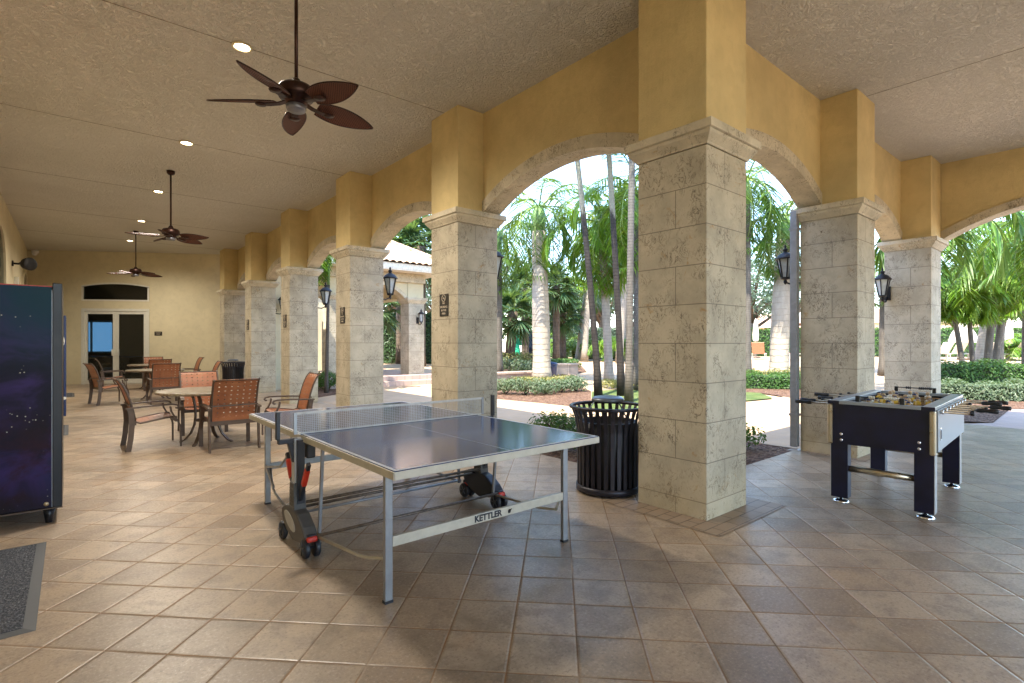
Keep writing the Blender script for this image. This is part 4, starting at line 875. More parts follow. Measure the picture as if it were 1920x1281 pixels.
for x, y, f, la in [(-2.17, 5.66, 90, 'orange strap chair seen square from behind, in front of the nearest round table'),
                    (-1.33, 6.03, 176, 'orange strap chair standing alone beside the columns, facing left, right of the nearest table'),
                    (-2.22, 7.28, 268, 'orange strap chair on the far side of the nearest table, half hidden by it'),
                    (-3.12, 13.02, 14, 'orange strap chair at far left, side-on, left of the middle table'),
                    (-2.15, 12.35, 92, 'orange strap chair seen from behind, in front of the middle round table'),
                    (-1.33, 12.75, 178, 'orange strap chair right of the middle table, beside the far litter bin'),
                    (-1.02, 17.0, 182, 'far orange strap chair facing left, right of the farthest table'),
                    (-1.75, 18.2, 268, 'orange strap chair behind the farthest table, backed against the end wall'),
                    (-1.88, 15.95, 92, 'orange strap chair seen from behind, in front of the farthest table'),
                    (-2.85, 16.9, 0, 'orange strap chair left of the farthest table, in front of the glass doors')]:
    c_ = dup(ch0); put(c_, x, y, f, la)

def make_table():
    t = thing('patio_table', 'nearest round patio table with a mottled stone top', 'table', (-2.34, 6.27, 0), R(10), 'round patio tables'); r = .61
    m = MB(); m.lathe([(0, .695), (r - .03, .695), (r - .008, .700), (r, .712), (r, .724), (r - .008, .733), (r - .03, .735), (.02, .735), (.0, .735)], 56); m.build('tabletop', 'mosaic', t)
    m = MB(); m.lathe([(.30, .672), (.30, .694), (.26, .694), (.26, .672), (.30, .672)], 32, smooth=False); m.lathe([(.135, .30), (.135, .325), (.12, .325), (.12, .30), (.135, .30)], 24, smooth=False); m.build('ring', 'bronze', t)
    for k in range(4):
        a = R(45 + 90*k); ca, sa = math.cos(a), math.sin(a)
        pr_ = [(.29, .688), (.22, .672), (.175, .62), (.15, .50), (.145, .36), (.16, .24), (.21, .12), (.29, .03), (.34, .008)]
        m = MB(); m.strip([(q*ca, q*sa, z) for q, z in pr_], .045, .016, (-sa, ca, 0)); m.lathe([(.022, 0), (.025, .008), (.0, .014)], 10, (.34*ca, .34*sa, 0)); m.build('leg', 'bronze', t)
    return t
tb = make_table(); dup(tb, (-2.2, 13.4, 0), label='middle round patio table, between the side chair and the litter bin'); dup(tb, (-1.92, 17.1, 0), label='farthest round patio table, near the glass doors')

def make_bin():
    t = thing('litter_bin', 'dark slatted litter bin with grey lid beside the corner column', 'litter bin', (.09, 1.06, 0), 0, 'slatted litter bins')
    m = MB(); n = 30
    for k in range(n):
        a = 2*PI*k/n; c, s = math.cos(a), math.sin(a); pr_ = [(.285, .02), (.285, .45), (.290, .58), (.310, .70), (.345, .79)]
        m.strip([(q*c, q*s, z) for q, z in pr_], .034, .006, (-s, c, 0))
    m.build('slats', 'bin_metal', t)
    def hoop(r, z, q): return [(r*math.cos(2*PI*i/40), r*math.sin(2*PI*i/40), z) for i in range(41)], q
    m = MB(); p, q = hoop(.350, .795, .016); m.tube(p, q, 8, caps=False); m.build('rim', 'bin_metal', t)
    m = MB(); m.lathe([(.0, .012), (.27, .012), (.298, .02), (.298, .075), (.285, .075), (.28, .03)], 40); m.build('base', 'bin_metal', t)
    m = MB(); m.lathe([(.262, .03), (.272, .46), (.276, .66), (.262, .665), (.255, .5)], 36); m.build('liner', 'liner', t)
    m = MB(); m.lathe([(.0, .895), (.08, .893), (.13, .885), (.152, .868), (.155, .850), (.140, .842), (.0, .842)], 32)
    for k in range(3):
        a = 2*PI*k/3 + .5; m.bar((.13*math.cos(a), .13*math.sin(a), .845), (.265*math.cos(a), .265*math.sin(a), .65), .014, .006)
    m.build('lid', 'bin_lid', t); return t
bn = make_bin(); dup(bn, (-.02, 15.55, 0), R(20), 'dark slatted litter bin far down the arcade, behind the chairs')

# vending machines and mats
v = thing('vending_machine', 'tall black vending machine with a starry night side panel, cut by the left edge', 'vending machine', (-4.85, 3.23, 0))
box_obj('side_panel', 'galaxy', v, .0, .938, 0, .92, .125, 1.826, bevel=.004); m = MB(); m.bx(.94, .998, -.006, .925, .122, 1.858); d_ = m.build('door', 'black_metal', v, bevel=.006)
box_obj('trim', 'trimline', d_, .936, .9395, -.003, .0, .13, 1.80); box_obj('cap', 'red', v, .02, .95, .01, .90, 1.827, 1.834); box_obj('sill', 'bronze', v, .0, 1.0, -.004, .91, .112, .121)
m = MB(); m.lathe([(0, -.001), (.016, -.0005), (.016, .0)], 16, (.905, -.001, .155), axis='Y'); m.build('sticker', 'brass', v)
for x, y in ((.92, .05), (.06, .05), (.92, .86), (.06, .86)):
    m = MB(); m.lathe([(.022, 0), (.024, .01), (.030, .05), (.042, .112)], 14, (x, y, 0)); m.build('foot', 'black_metal', v)
v2 = thing('vending_machine', 'blue cola vending machine with a red, white and blue round logo behind the starry one', 'vending machine', (-4.85, 9.6, 0))
box_obj('cabinet', 'blue', v2, 0, .95, 0, .9, .14, 1.70, bevel=.01); box_obj('top_band', 'lilac', v2, .0, .952, -.002, .9, 1.705, 1.86, bevel=.008); box_obj('front', 'blue', v2, .952, .985, 0, .9, .14, 1.86, bevel=.01)
mt = Matrix(((0, -1, 0, 0), (0, 0, -1, -.003), (1, 0, 0, 0), (0, 0, 0, 1))) ; mt = Matrix(((0, 1, 0, .85), (0, 0, -1, -.002), (-1, 0, 0, .82), (0, 0, 0, 1)))
m = MB(); text_mb(m, 'pepsi', .40, 0, .004, mt); m.build('lettering', 'white', v2)
def half(r, a0, a1, y, mi, m, amp):
    pts = [(.80 + r*math.cos(a0 + (a1 - a0)*i/20), y, 1.42 + r*math.sin(a0 + (a1 - a0)*i/20)) for i in range(21)]; m.add(pts, [tuple(range(21))], mi)
m = MB(); half(.17, 0, 2*PI, -.002, 1, m, 0); half(.16, R(15), R(195), -.004, 0, m, 0); half(.16, R(215), R(355), -.004, 2, m, 0); m.build('logo', ['red', 'white', 'blue'], v2)
for x in (.08, .86):
    for y in (.08, .82): m = MB(); m.lathe([(.03, 0), (.03, .14)], 10, (x, y, 0)); m.build('foot', 'black_metal', v2)
def doormat(x0, x1, y0, y1, label):
    t = thing('door_mat', label, 'mat', ((x0 + x1)/2, (y0 + y1)/2, 0), 0, 'grey carpet mats along the side wall'); w, h = (x1 - x0)/2, (y1 - y0)/2
    m = MB(); m.bx(-w + .05, w - .05, -h + .05, h - .05, .001, .011); m.build('carpet', 'carpet', t); m = MB()
    m.add([(-w, -h, .001), (w, -h, .001), (w, h, .001), (-w, h, .001), (-w + .05, -h + .05, .009), (w - .05, -h + .05, .009), (w - .05, h - .05, .009), (-w + .05, h - .05, .009)], [(0, 1, 5, 4), (1, 2, 6, 5), (2, 3, 7, 6), (3, 0, 4, 7)]); m.build('edging', 'mat_edge', t)
doormat(-4.83, -3.93, 1.27, 2.755, 'large grey carpet mat with rubber edging at bottom left')
doormat(-4.85, -3.83, 8.2, 9.5, 'grey mat just peeking past the starry vending machine')
doormat(-4.7, -3.73, 15.4, 16.8, 'small looking far grey mat on the floor left of the glass doors')

# ================================================================== PAVILION
def pavilion():
    X0, X1, Y0 = 5.07, 5.67, 13.9; w = .6
    t = thing('garden_pavilion', 'cream pavilion with stone pillars and terracotta tiled roof outside', 'pavilion', (2.3, Y0, 0))
    L = X1 - 2.3; fz = .30
    def pil(x, y, parent):
        m = MB(); m.bx(x, x + w, y, y + w, fz, 2.74); p = m.build('pillar', 'coral', t, bevel=.006); capital_mb(w, 2.74, 2.94).xf(Matrix.Translation((x, y, 0))).build('capital', 'coral_trim', p)
    for x in (0, L - w):
        for y in (0, 3.4): pil(x, y, t)
    for y in (0, 3.4):
        m = MB(); wl = MB(); c = L/2; half_ = L/2 - w - .001
        tr = bay(c, half_, 'Y', y + .1, y + w - .1, wl, None, 1.35, 1.47, 1.98, 20)
        for i in range(len(wl.v)): a, b, z = wl.v[i]; wl.v[i] = (a, b, 3.45 if z > 4 else z)
        weld(wl).bx(0, w, y + .06, y + w - .06, 2.942, 3.45).bx(L - w, L, y + .06, y + w - .06, 2.942, 3.45); wo = wl.build('wall', 'wall_pale', t); weld(tr).build('arch_trim', 'coral_trim', wo)
        m = MB(); m.bx(-.03, L + .03, y - .03, y + w + .03, 3.452, 3.75); m.build('beam', 'coral_trim', t)
    for x in (0, L - w):
        m = MB(); m.bx(x + .05, x + w - .05, w + .031, 3.4 - .031, 2.95, 3.749); m.build('wall', 'wall_pale', t)
    e = .62; z = 3.76
    m = MB(); m.bx(-e, L + e, -e, 4.0 + e, z, z + .05); m.bx(-e - .02, L + e + .02, -e - .02, 4.0 + e + .02, z + .05, z + .22); m.build('eave', 'fascia', t)
    # hip roof of barrel tiles
    ax, bx_, ay, by = -e - .1, L + e + .1, -e - .1, 4.0 + e + .1; zb, zt = z + .225, z + 1.55; rl = ((by - ay) - (bx_ - ax))/2
    rf = MB(); r1, r2 = ((ax + bx_)/2, (ay + by)/2 - max(rl, .15)), ((ax + bx_)/2, (ay + by)/2 + max(rl, .15))
    def slope(a, b, ta, tb, n):                      # a,b eave corners; ta,tb ridge ends; ribs of tile up the slope
        a, b, ta, tb = (Vector(q) for q in (a, b, ta, tb)); nn = ((b - a).cross(ta - a)).normalized(); nn = nn if nn.z > 0 else -nn
        V = []; rows = 10; sub = 6
        for j in range(rows + 1):
            for st in (0, 1):
                v = min(1, (j + (st*.0))/rows); l = a.lerp(ta, v); rr = b.lerp(tb, v)
                for i in range(n*sub + 1):
                    p = l.lerp(rr, i/(n*sub)); ph = (p - a).dot((b - a).normalized())/((b - a).length)*n
                    V.append(p + nn*(.055*abs(math.sin(PI*ph)) + .022*(1 - st)))
        k = n*sub + 1; F = [(q*k + i, q*k + i + 1, (q+1)*k + i + 1, (q+1)*k + i) for q in range(2*(rows + 1) - 1) for i in range(n*sub)]
        rf.add(V, F, 0, False)
    c = [(ax, ay, zb), (bx_, ay, zb), (bx_, by, zb), (ax, by, zb)]; T1 = (r1[0], r1[1], zt); T2 = (r2[0], r2[1], zt)
    slope(c[0], c[1], T1, T1, 20); slope(c[1], c[2], T1, T2, 24); slope(c[2], c[3], T2, T2, 20); slope(c[3], c[0], T2, T1, 24)
    for a, b in ((c[0], T1), (c[1], T1), (c[2], T2), (c[3], T2), (T1, T2)):
        n = 14
        for i in range(n): p, q = Vector(a).lerp(Vector(b), i/n), Vector(a).lerp(Vector(b), (i + 1.15)/n); rf.tube([p + Vector((0, 0, .06)), q + Vector((0, 0, .075))], [.10, .085], 8)
    rf.build('roof', 'roof', t)
    m = MB(); m.bx(-.2, L + .35, -.45, 4.6, 0, fz); m.build('floor_slab', 'pink_paver', t); m = MB(); m.bx(.5, L + .1, -.80, -.451, 0, .15); m.build('step', 'pink_paver', t)
pavilion()
dup(ln, (5.40, 13.9, 2.22), R(-90), 'small black lantern on the sunlit pavilion pillar', sc=(.85, .85, .85))
sw = thing('link_wall', 'yellow stucco wall joining the arcade and the pavilion', 'wall', (.7, 14.1, 0)); box_obj('wall_face', 'wall_pale', sw, 0, .55, 0, .2, 0, 3.7); box_obj('coping', 'fascia', sw, -.0, .6, -.05, .25, 3.701, 3.85)
gw_ = thing('garden_wall', 'yellow stucco wall far behind the thin palm, seen through the third arch', 'wall', (.72, 20.6, 0)); box_obj('wall_face', 'wall_pale', gw_, 0, 4.7, 0, .2, 0, 3.4); box_obj('coping', 'fascia', gw_, -.02, 4.75, -.05, .25, 3.401, 3.5)

# ================================================================== PLANTS
rnd = random.Random(11)
def leaflet(m, p, d, L, w, droop, mi=0, n=2, roll=0.0):
    d = d.normalized(); s = d.cross(Vector((0, 0, 1)));
    if s.length < 1e-3: s = Vector((1, 0, 0))
    s.normalize(); s = Matrix.Rotation(roll, 3, d) @ s; V = []
    for i in range(n + 1):
        u = i/n; q = p + d*(L*u) + Vector((0, 0, -droop*L*u*u)); ww = w*(1 - u)**.6*(.55 + .9*u) if u < 1 else 0
        V += [q - s*ww/2, q + s*ww/2]
    m.add(V, [(2*i, 2*i + 1, 2*i + 3, 2*i + 2) for i in range(n)], mi)
def pinnate(m, base, az, el, L, bend, nl=34, ll=.7, lw=.045, mi=0, smi=1, droop=.5):
    # one feather frond: arched rachis with leaflets both sides
    p = Vector(base); a = el; h = Vector((math.cos(az), math.sin(az), 0)); pts = [p.copy()]; n = 14
    for i in range(n):
        d = h*math.cos(a) + Vector((0, 0, math.sin(a))); p = p + d*(L/n); pts.append(p.copy()); a -= bend/n*(1 + i*.06)
    m.tube(pts, [.028*(1 - .85*i/n) + .003 for i in range(n + 1)], 5, smi)
    side = h.cross(Vector((0, 0, 1)))
    for k in range(nl):
        u = .14 + .86*k/(nl - 1); i = min(n - 1, int(u*n)); q = pts[i].lerp(pts[i+1], u*n - i); t = (pts[i+1] - pts[i]).normalized()
        ln_ = ll*math.sin(PI*(.18 + .78*u))**.7*rnd.uniform(.85, 1.1)
        for sg in (-1, 1):
            d = (side*sg*rnd.uniform(.8, 1.0) + t*rnd.uniform(.45, .75) + Vector((0, 0, rnd.uniform(-.15, .25))))
            leaflet(m, q, d, ln_, lw*rnd.uniform(.8, 1.2), droop*rnd.uniform(.7, 1.3), mi, 3, rnd.uniform(-.6, .6))
def fanleaf(m, base, az, el, stalk, r, mi=0, smi=1, nb=26):
    h = Vector((math.cos(az), math.sin(az), 0)); d = h*math.cos(el) + Vector((0, 0, math.sin(el))); c = Vector(base) + d*stalk - Vector((0, 0, .12*stalk))
    m.tube([base, c], [.018, .012], 4, smi); s = h.cross(Vector((0, 0, 1))); up = s.cross(d)
    for k in range(nb):
        a = R(-135 + 270*k/(nb - 1)); q = d*math.cos(a) + s*math.sin(a) + up*rnd.uniform(-.12, .12)
        leaflet(m, c, q, r*(.72 + .28*math.cos(a*.7))*rnd.uniform(.9, 1.05), r*.13, .28, mi, 3, rnd.uniform(-.4, .4))
def palm(kind, label, x, y, top, H, r0, r1, bark, leaf='palm_leaf', nf=15, L=2.6, z0=None, group='palms in the garden', shaft=True, dead=0, ll=.7, lw=.05, elr=(-35, 75), bulge=0):
    z0 = zg((x, y)) if z0 is None else z0; t = thing(kind, label, 'palm', (x, y, z0), 0, group)
    tx, ty = top; n = 12; pts = [Vector((tx*(i/n)**1.25, ty*(i/n)**1.25, H*i/n)) for i in range(n + 1)]
    rs = [r0 + (r1 - r0)*i/n + bulge*math.sin(PI*min(1, i/n*1.2))*.5 + (.35*r0*(1 - i/n*8) if i/n < .12 else 0) for i in range(n + 1)]
    m = MB(); m.tube(pts, rs, 14); m.build('trunk', bark, t); c = pts[-1]
    if shaft: m = MB(); m.tube([c, c + Vector((0, 0, .5)), c + Vector((0, 0, .9))], [r1*.98, r1*1.05, r1*.6], 12); m.build('crownshaft', 'shaft', t); c = c + Vector((0, 0, .85))
    m = MB()
    for k in range(nf):
        az = 2*PI*k*.618 + rnd.uniform(-.2, .2); u = (k + .5)/nf; el = R(elr[0] + (elr[1] - elr[0])*u + rnd.uniform(-8, 8))
        pinnate(m, c + Vector((math.cos(az), math.sin(az), 0))*r1*.6, az, el, L*rnd.uniform(.85, 1.1), R(95)*(.75 + .35*(1 - abs(u - .6))), 38, ll, lw, 0, 1, .55)
    m.build('crown', [leaf, 'stalk'], t)
    if dead:
        m = MB()
        for k in range(dead): az = rnd.uniform(0, 6.28) if isinstance(dead, int) and dead > 1 else -2.0; pinnate(m, c - Vector((0, 0, .3)), az, R(-62), L*.75, R(25), 28, ll*.75, lw, 0, 0, .5)
        m.build('dead_frond', 'dead_leaf', t)
    return t
def fanpalm(label, x, y, H, R_, nf=26, r0=.17, top=(0, 0), bark='brown_bark', leaf='fan_leaf', group='palms in the garden', dead=0):
    z0 = zg((x, y)); t = thing('fan_palm', label, 'palm', (x, y, z0), 0, group); n = 8
    m = MB(); pts = [Vector((top[0]*i/n, top[1]*i/n, H*i/n)) for i in range(n + 1)]; m.tube(pts, [r0*(1.15 if i == 0 else 1) for i in range(n + 1)], 12); m.build('trunk', bark, t); c = pts[-1]; m = MB()
    for k in range(nf):
        az = 2*PI*k*.618; u = (k + .5)/nf; el = R(-55 + 135*u); fanleaf(m, c, az, el, R_*.5, R_*.55, 0, 1)
    m.build('crown', [leaf, 'stalk'], t)
    if dead:
        m = MB()
        for k in range(dead): fanleaf(m, c - Vector((0, 0, .15)), rnd.uniform(0, 6.3), R(rnd.uniform(-85, -60)), R_*.4, R_*.45, 0, 0, 16)
        m.build('dead_skirt', 'dead_leaf', t)
    return t
def leaf_quad(m, p, nrm, s, mi=0):
    n = nrm.normalized(); a = n.cross(Vector((rnd.uniform(-1, 1), rnd.uniform(-1, 1), rnd.uniform(-1, 1))));
    if a.length < 1e-3: a = Vector((1, 0, 0))
    a.normalize(); b = n.cross(a); l, w = s*rnd.uniform(.8, 1.25), s*rnd.uniform(.38, .55)
    m.add([p - a*l/2, p + b*w/2 + n*.06*s, p + a*l/2 - n*.1*s, p - b*w/2 + n*.06*s], [(0, 1, 2, 3)], mi)
def clump(m, c, rx, ry, rz, n, s, mi=0, low=-.35):
    for _ in range(n):
        while True:
            v = Vector((rnd.gauss(0, 1), rnd.gauss(0, 1), rnd.gauss(0, 1))).normalized()
            if v.z > low: break
        q = rnd.uniform(.55, 1.03)**.5*(.88 + .12*math.sin(5*v.x + 3*v.y*2 + c[0]*3)); p = Vector(c) + Vector((v.x*rx, v.y*ry, v.z*rz))*q
        leaf_quad(m, p, (v + Vector((rnd.uniform(-.7, .7), rnd.uniform(-.7, .7), rnd.uniform(-.2, .9)))), s, mi)
def shrub(label, x, y, rx, ry, h, leaf='shrub_leaf', n=900, s=.06, group='shrubs in the planting beds', lumps=4):
    z0 = zg((x, y)) - .02; t = thing('shrub', label, 'shrub', (x, y, z0), 0, group); m = MB()
    for k in range(7): a = rnd.uniform(0, 6.3); m.tube([(0, 0, 0), (.4*rx*math.cos(a), .4*ry*math.sin(a), h*.5), (.7*rx*math.cos(a), .7*ry*math.sin(a), h*.85)], [.012, .009, .004], 5)
    m.build('stems', 'twig', t); m = MB()
    for k in range(lumps):
        a = 2*PI*k/lumps + rnd.uniform(-.4, .4); q = 0 if k == 0 else .48; clump(m, (q*rx*math.cos(a), q*ry*math.sin(a), h*rnd.uniform(.45, .58)), rx*.62, ry*.62, h*.48, n//lumps, s, 0, -.75)
    m.build('foliage', leaf, t); return t
def hedge(label, a, b, depth, h, leaf='shrub_leaf', n=3000, s=.09, name='hedge', z0=None):
    a, b = Vector((a[0], a[1], 0)), Vector((b[0], b[1], 0)); d = (b - a); L = d.length; d.normalize(); q = Vector((-d.y, d.x, 0)); z = zg(a) if z0 is None else z0
    t = thing(name, label, 'hedge', (a.x, a.y, z - .02), math.atan2(d.y, d.x)); m = MB(); m.bx(.06, L - .06, .08, depth - .08, 0, h - .08); m.build('core', 'hedge_core', t); m = MB()
    for _ in range(n):
        f = rnd.random(); x = rnd.uniform(0, L); bump_ = .06*math.sin(x*4.1) + .05*math.sin(x*9.7 + 1)
        if f < .42: p, nn = Vector((x, rnd.uniform(0, depth), h + bump_ + rnd.uniform(-.09, .03))), Vector((0, 0, 1))
        elif f < .86: p, nn = Vector((x, rnd.uniform(-.04, .10) + bump_*.6, rnd.uniform(.03, h))), Vector((0, -1, .3))
        elif f < .93: p, nn = Vector((rnd.uniform(-.03, .1), rnd.uniform(0, depth), rnd.uniform(.03, h))), Vector((-1, 0, .3))
        else: p, nn = Vector((L - rnd.uniform(-.03, .1), rnd.uniform(0, depth), rnd.uniform(.03, h))), Vector((1, 0, .3))
        leaf_quad(m, p, nn + Vector((rnd.uniform(-.8, .8), rnd.uniform(-.8, .8), rnd.uniform(-.4, .8))), s)
    m.build('foliage', leaf, t); return t
def tree(label, x, y, H, R_, leaf='tree_leaf', n=5200, s=.26, bark='brown_bark', group='broadleaf trees beyond the garden', zb=.3, nb=11, cl=46):
    z0 = zg((x, y)) - .05; t = thing('broadleaf_tree', label, 'tree', (x, y, z0), 0, group); m = MB(); tips = []
    m.tube([(0, 0, 0), (.1, .05, H*.2), (.05, -.05, H*.42)], [R_*.075, R_*.06, R_*.045], 10)
    for k in range(nb):
        a = 2*PI*k*.618 + rnd.uniform(-.3, .3); q = R_*rnd.uniform(.5, .95); zz = H*rnd.uniform(.45, .93); b0 = Vector((.05, 0, H*rnd.uniform(.2, .42)))
        e = Vector((q*math.cos(a), q*math.sin(a), zz)); m.tube([b0, b0.lerp(e, .5) + Vector((0, 0, H*.05)), e], [R_*.035, R_*.022, R_*.007], 6); tips.append(e)
    m.build('trunk', bark, t); m = MB()
    for k in range(cl):
        if k < len(tips): c = tips[k]
        else:
            v = Vector((rnd.gauss(0, 1), rnd.gauss(0, 1), rnd.gauss(0, 1))).normalized()*rnd.uniform(.35, 1)**.6; c = Vector((v.x*R_*.85, v.y*R_*.85, H*(zb + (1 - zb)/2) + v.z*H*(1 - zb)/2*.9))
        rr = R_*rnd.uniform(.16, .34); clump(m, c, rr, rr, rr*.75, n//cl, s, 0, -.9)
    m.build('crown', leaf, t); return t

# ---- near beds
def S(label, px, Z, rx, h, leaf='shrub_leaf', n=900, s=.06, **k): p = P(px, Z); return shrub(label, p.x, p.y, rx, rx*.9, h, leaf, n, s, **k)
shrub('glossy green shrub in the bed beside the near litter bin', 1.18, 2.65, .50, .58, .54, 'shrub_leaf', 1500, .062)
shrub('glossy green shrub just beyond the near litter bin', 1.12, 1.85, .40, .42, .40, 'shrub_leaf', 900, .06)
shrub('low leafy shrub right of the corner column', 2.95, 1.30, .42, .38, .36, 'shrub_leaf', 900, .055)
shrub('smaller low shrub at the foot of the corner column, outside', 2.25, 1.15, .34, .34, .28, 'shrub_leaf', 700, .055)
S('dark green shrub between the second and third left columns', 614, 15.3, .55, .62, 'shrub_leaf', 1000, .07)
S('dark green shrub seen through the gap beside the third column', 595, 16, .55, .58, 'shrub_leaf', 900, .07)
S('green shrub seen through the narrow fourth gap', 522, 17.2, .5, .62, 'shrub_leaf', 800, .07)
# silver mound row in front of the royal palm
for i, (px, Z, rx, h, la) in enumerate([(948, 14.3, .62, .50, 'silvery mounded shrub cut by the first left column'), (985, 14.1, .60, .48, 'silvery mounded shrub left of the royal palm foot'), (1022, 14.3, .55, .46, 'silvery mounded shrub right before the royal palm trunk'),
        (1052, 14.8, .50, .42, 'pale silvery shrub right of the royal palm'), (1080, 15.2, .52, .50, 'silvery shrub at the right end of the mounded row')]):
    S(la, px, Z, rx, h, 'silver_leaf', 1000, .07, group='silvery mounded shrubs before the royal palm')
for px, Z, la in ((990, 17.2, 'golden ground cover left of the royal palm foot'), (1030, 16.8, 'golden ground cover around the royal palm foot'), (1062, 17.4, 'golden ground cover right of the royal palm foot')):
    S(la, px, Z, .75, .34, 'gold_leaf', 900, .075, group='golden ground cover plants')
for px, Z, rx, h, la in ((958, 21.5, .85, .75, 'silvery shrub on the raised bed at left of the first arch'), (988, 21.0, .7, .65, 'silvery shrub on the raised bed beside the royal palm'), (1042, 23, .55, .55, 'clipped teal shrub above the block wall, left one'), (1057, 23.2, .55, .55, 'clipped teal shrub above the block wall, middle one'), (1072, 23.5, .55, .52, 'clipped teal shrub above the block wall, right one')):
    S(la, px, Z, rx, h, 'silver_leaf' if px < 1000 else 'shrub_leaf', 900, .09, group='shrubs on the raised beds')
S('golden leaved shrub bank behind the raised bed', 970, 25, 1.3, .75, 'gold_leaf', 1300, .11, group='shrubs on the raised beds'); S('golden leaved shrub at left edge of the raised bed', 945, 25.5, 1.0, .72, 'gold_leaf', 900, .11, group='shrubs on the raised beds')
S('pale golden ground cover behind the thin palms', 1160, 16.2, .9, .30, 'gold_leaf', 900, .08, group='golden ground cover plants'); S('pale golden ground cover left of the corner column', 1190, 15.8, .8, .32, 'gold_leaf', 800, .08, group='golden ground cover plants')
# block retaining walls
def block_wall(label, a, b, h):
    d = b - a; t = thing('retaining_wall', label, 'wall', (a.x, a.y, zg(a)), math.atan2(d.y, d.x)); m = MB(); m.bx(0, d.length, 0, .3, -.05, h); m.build('wall_blocks', 'block', t); m = MB(); m.bx(-.03, d.length + .03, -.04, .34, h + .001, h + .07); m.build('cap', 'block', t)
block_wall('low split face block wall right of the royal palm', P(1020, 21), P(1084, 21.6), .38); block_wall('low split face block wall left of the royal palm', P(930, 18.4), P(1003, 19.4), .26)
hedge('long low clipped hedge at the far side of the plaza', P(1072, 33), P(1215, 31), 1.6, .55, 'gold_leaf', 2600, .14)
hedge('clipped dark green hedge seen through the first right arch', P(1375, 16.0), P(1560, 15.4), 1.3, .46, 'shrub_leaf', 3200, .075)
hedge('golden topped planting behind the hedge of the first right arch', P(1375, 17.6), P(1560, 17.0), .9, .50, 'gold_leaf', 1600, .08)
hedge('tall mottled hedge beyond the wide arch', P(1735, 15.4), P(1995, 14.4), 1.6, .80, 'shrub_leaf', 5200, .085)
hedge('low blue green hedge in front of the tall one, beyond the wide arch', P(1740, 13.1), P(1995, 12.1), 1.0, .42, 'silver_leaf', 4200, .07)
hedge('tall boundary hedge behind the sun loungers', P(1360, 39), P(2010, 36), 1.5, 2.0, 'shrub_leaf', 8000, .20)
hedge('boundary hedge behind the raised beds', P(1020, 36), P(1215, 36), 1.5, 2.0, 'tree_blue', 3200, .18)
hedge('dark green hedge seen through the pavilion', P(690, 27), P(850, 27), 1.5, 2.6, 'tree_leaf', 4000, .16)

# ---- palms
def PP(px, Z): p = P(px, Z); return p.x, p.y
x, y = PP(1016, 18.0); palm('royal_palm', 'thick pale trunked royal palm centred in the first left arch', x, y, (-.05, .1), 5.2, .29, .24, 'royal_bark', 'palm_leaf', 17, 2.9, bulge=.06, elr=(-60, 70), ll=.75, lw=.055)
x, y = PP(1460, 18.0); palm('royal_palm', 'thick pale trunked royal palm in the first right arch, with a brown dead frond', x, y, (.15, -.1), 4.9, .29, .23, 'royal_bark', 'palm_leaf', 16, 2.9, bulge=.06, dead=1, elr=(-62, 70), ll=.75, lw=.055)
def lean(p0, p1, Z): return tuple((RT*((p1 - p0)/985.2*Z)).xy)
x, y = PP(1122, 13.6); palm('slender_palm', 'leaning dark trunked palm with a sunlit top put into its colour, left of the three thin ones', x, y, lean(1122, 1072, 13.6), 7.4, .088, .06, 'thin_bark', 'palm_lime', 13, 2.3, elr=(-62, 70), ll=.62, lw=.045)
x, y = PP(1165, 13.8); palm('slender_palm', 'middle thin palm with dark trunk and a painted sunlit band', x, y, lean(1165, 1134, 13.8), 8.0, .09, .062, 'thin_bark', 'palm_lime', 13, 2.4, elr=(-60, 70), ll=.62, lw=.045)
x, y = PP(1179, 12.4); palm('slender_palm', 'straight grey ringed palm trunk close to the corner column', x, y, lean(1179, 1187, 12.4), 7.2, .085, .07, 'grey_bark', 'palm_lime', 13, 2.4, elr=(-55, 70), ll=.62, lw=.045)
x, y = PP(1096, 29); palm('curved_palm', 'far curved pale palm left of the thin dark trunks', x, y, lean(1096, 1114, 29), 7.2, .17, .12, 'pale_bark', 'palm_leaf', 15, 2.6, dead=7, shaft=False, ll=.7, lw=.06)
x, y = PP(1084, 31); palm('curved_palm', 'far short leaning pale palm crossing behind the dark trunk', x, y, lean(1084, 1102, 31), 4.6, .16, .12, 'pale_bark', 'palm_leaf', 12, 2.2, shaft=False, ll=.6, lw=.06)
x, y = PP(1161, 27); fanpalm('tall fan palm with teal leaves behind the thin trunks', x, y, 6.0, 1.9, 30, .19, lean(1161, 1172, 27), 'pale_bark', dead=9)
x, y = PP(1172, 30); fanpalm('higher fan palm at the right edge of the first left arch', x, y, 8.6, 2.0, 28, .18, (0, 0), 'pale_bark', dead=5)
x, y = PP(955, 25); fanpalm('stocky fan palm at the left edge of the first left arch', x, y, 2.6, 1.75, 30, .24, lean(955, 962, 25))
x, y = PP(985, 28); fanpalm('fan palm behind the royal palm at left', x, y, 3.9, 1.8, 28, .2)
x, y = PP(1043, 29); fanpalm('dense dark fan palm right of the royal palm', x, y, 4.2, 1.7, 34, .2)
x, y = PP(1055, 30.5); fanpalm('lower dark fan palm right of the royal palm', x, y, 2.7, 1.6, 30, .2)
x, y = PP(1142, 17.5); palm('garden_palm', 'lime palm hanging over the middle of the first left arch, some dry fronds', x, y, lean(1142, 1130, 17.5), 4.5, .15, .12, 'pale_bark', 'palm_lime', 20, 2.7, elr=(-72, 75), dead=2, ll=.8, lw=.06)
x, y = PP(1196, 15.5); palm('garden_palm', 'lime palm whose fronds reach in from behind the corner column', x, y, (0, 0), 4.9, .14, .11, 'grey_bark', 'palm_lime', 18, 2.6, elr=(-60, 75), ll=.75, lw=.055)
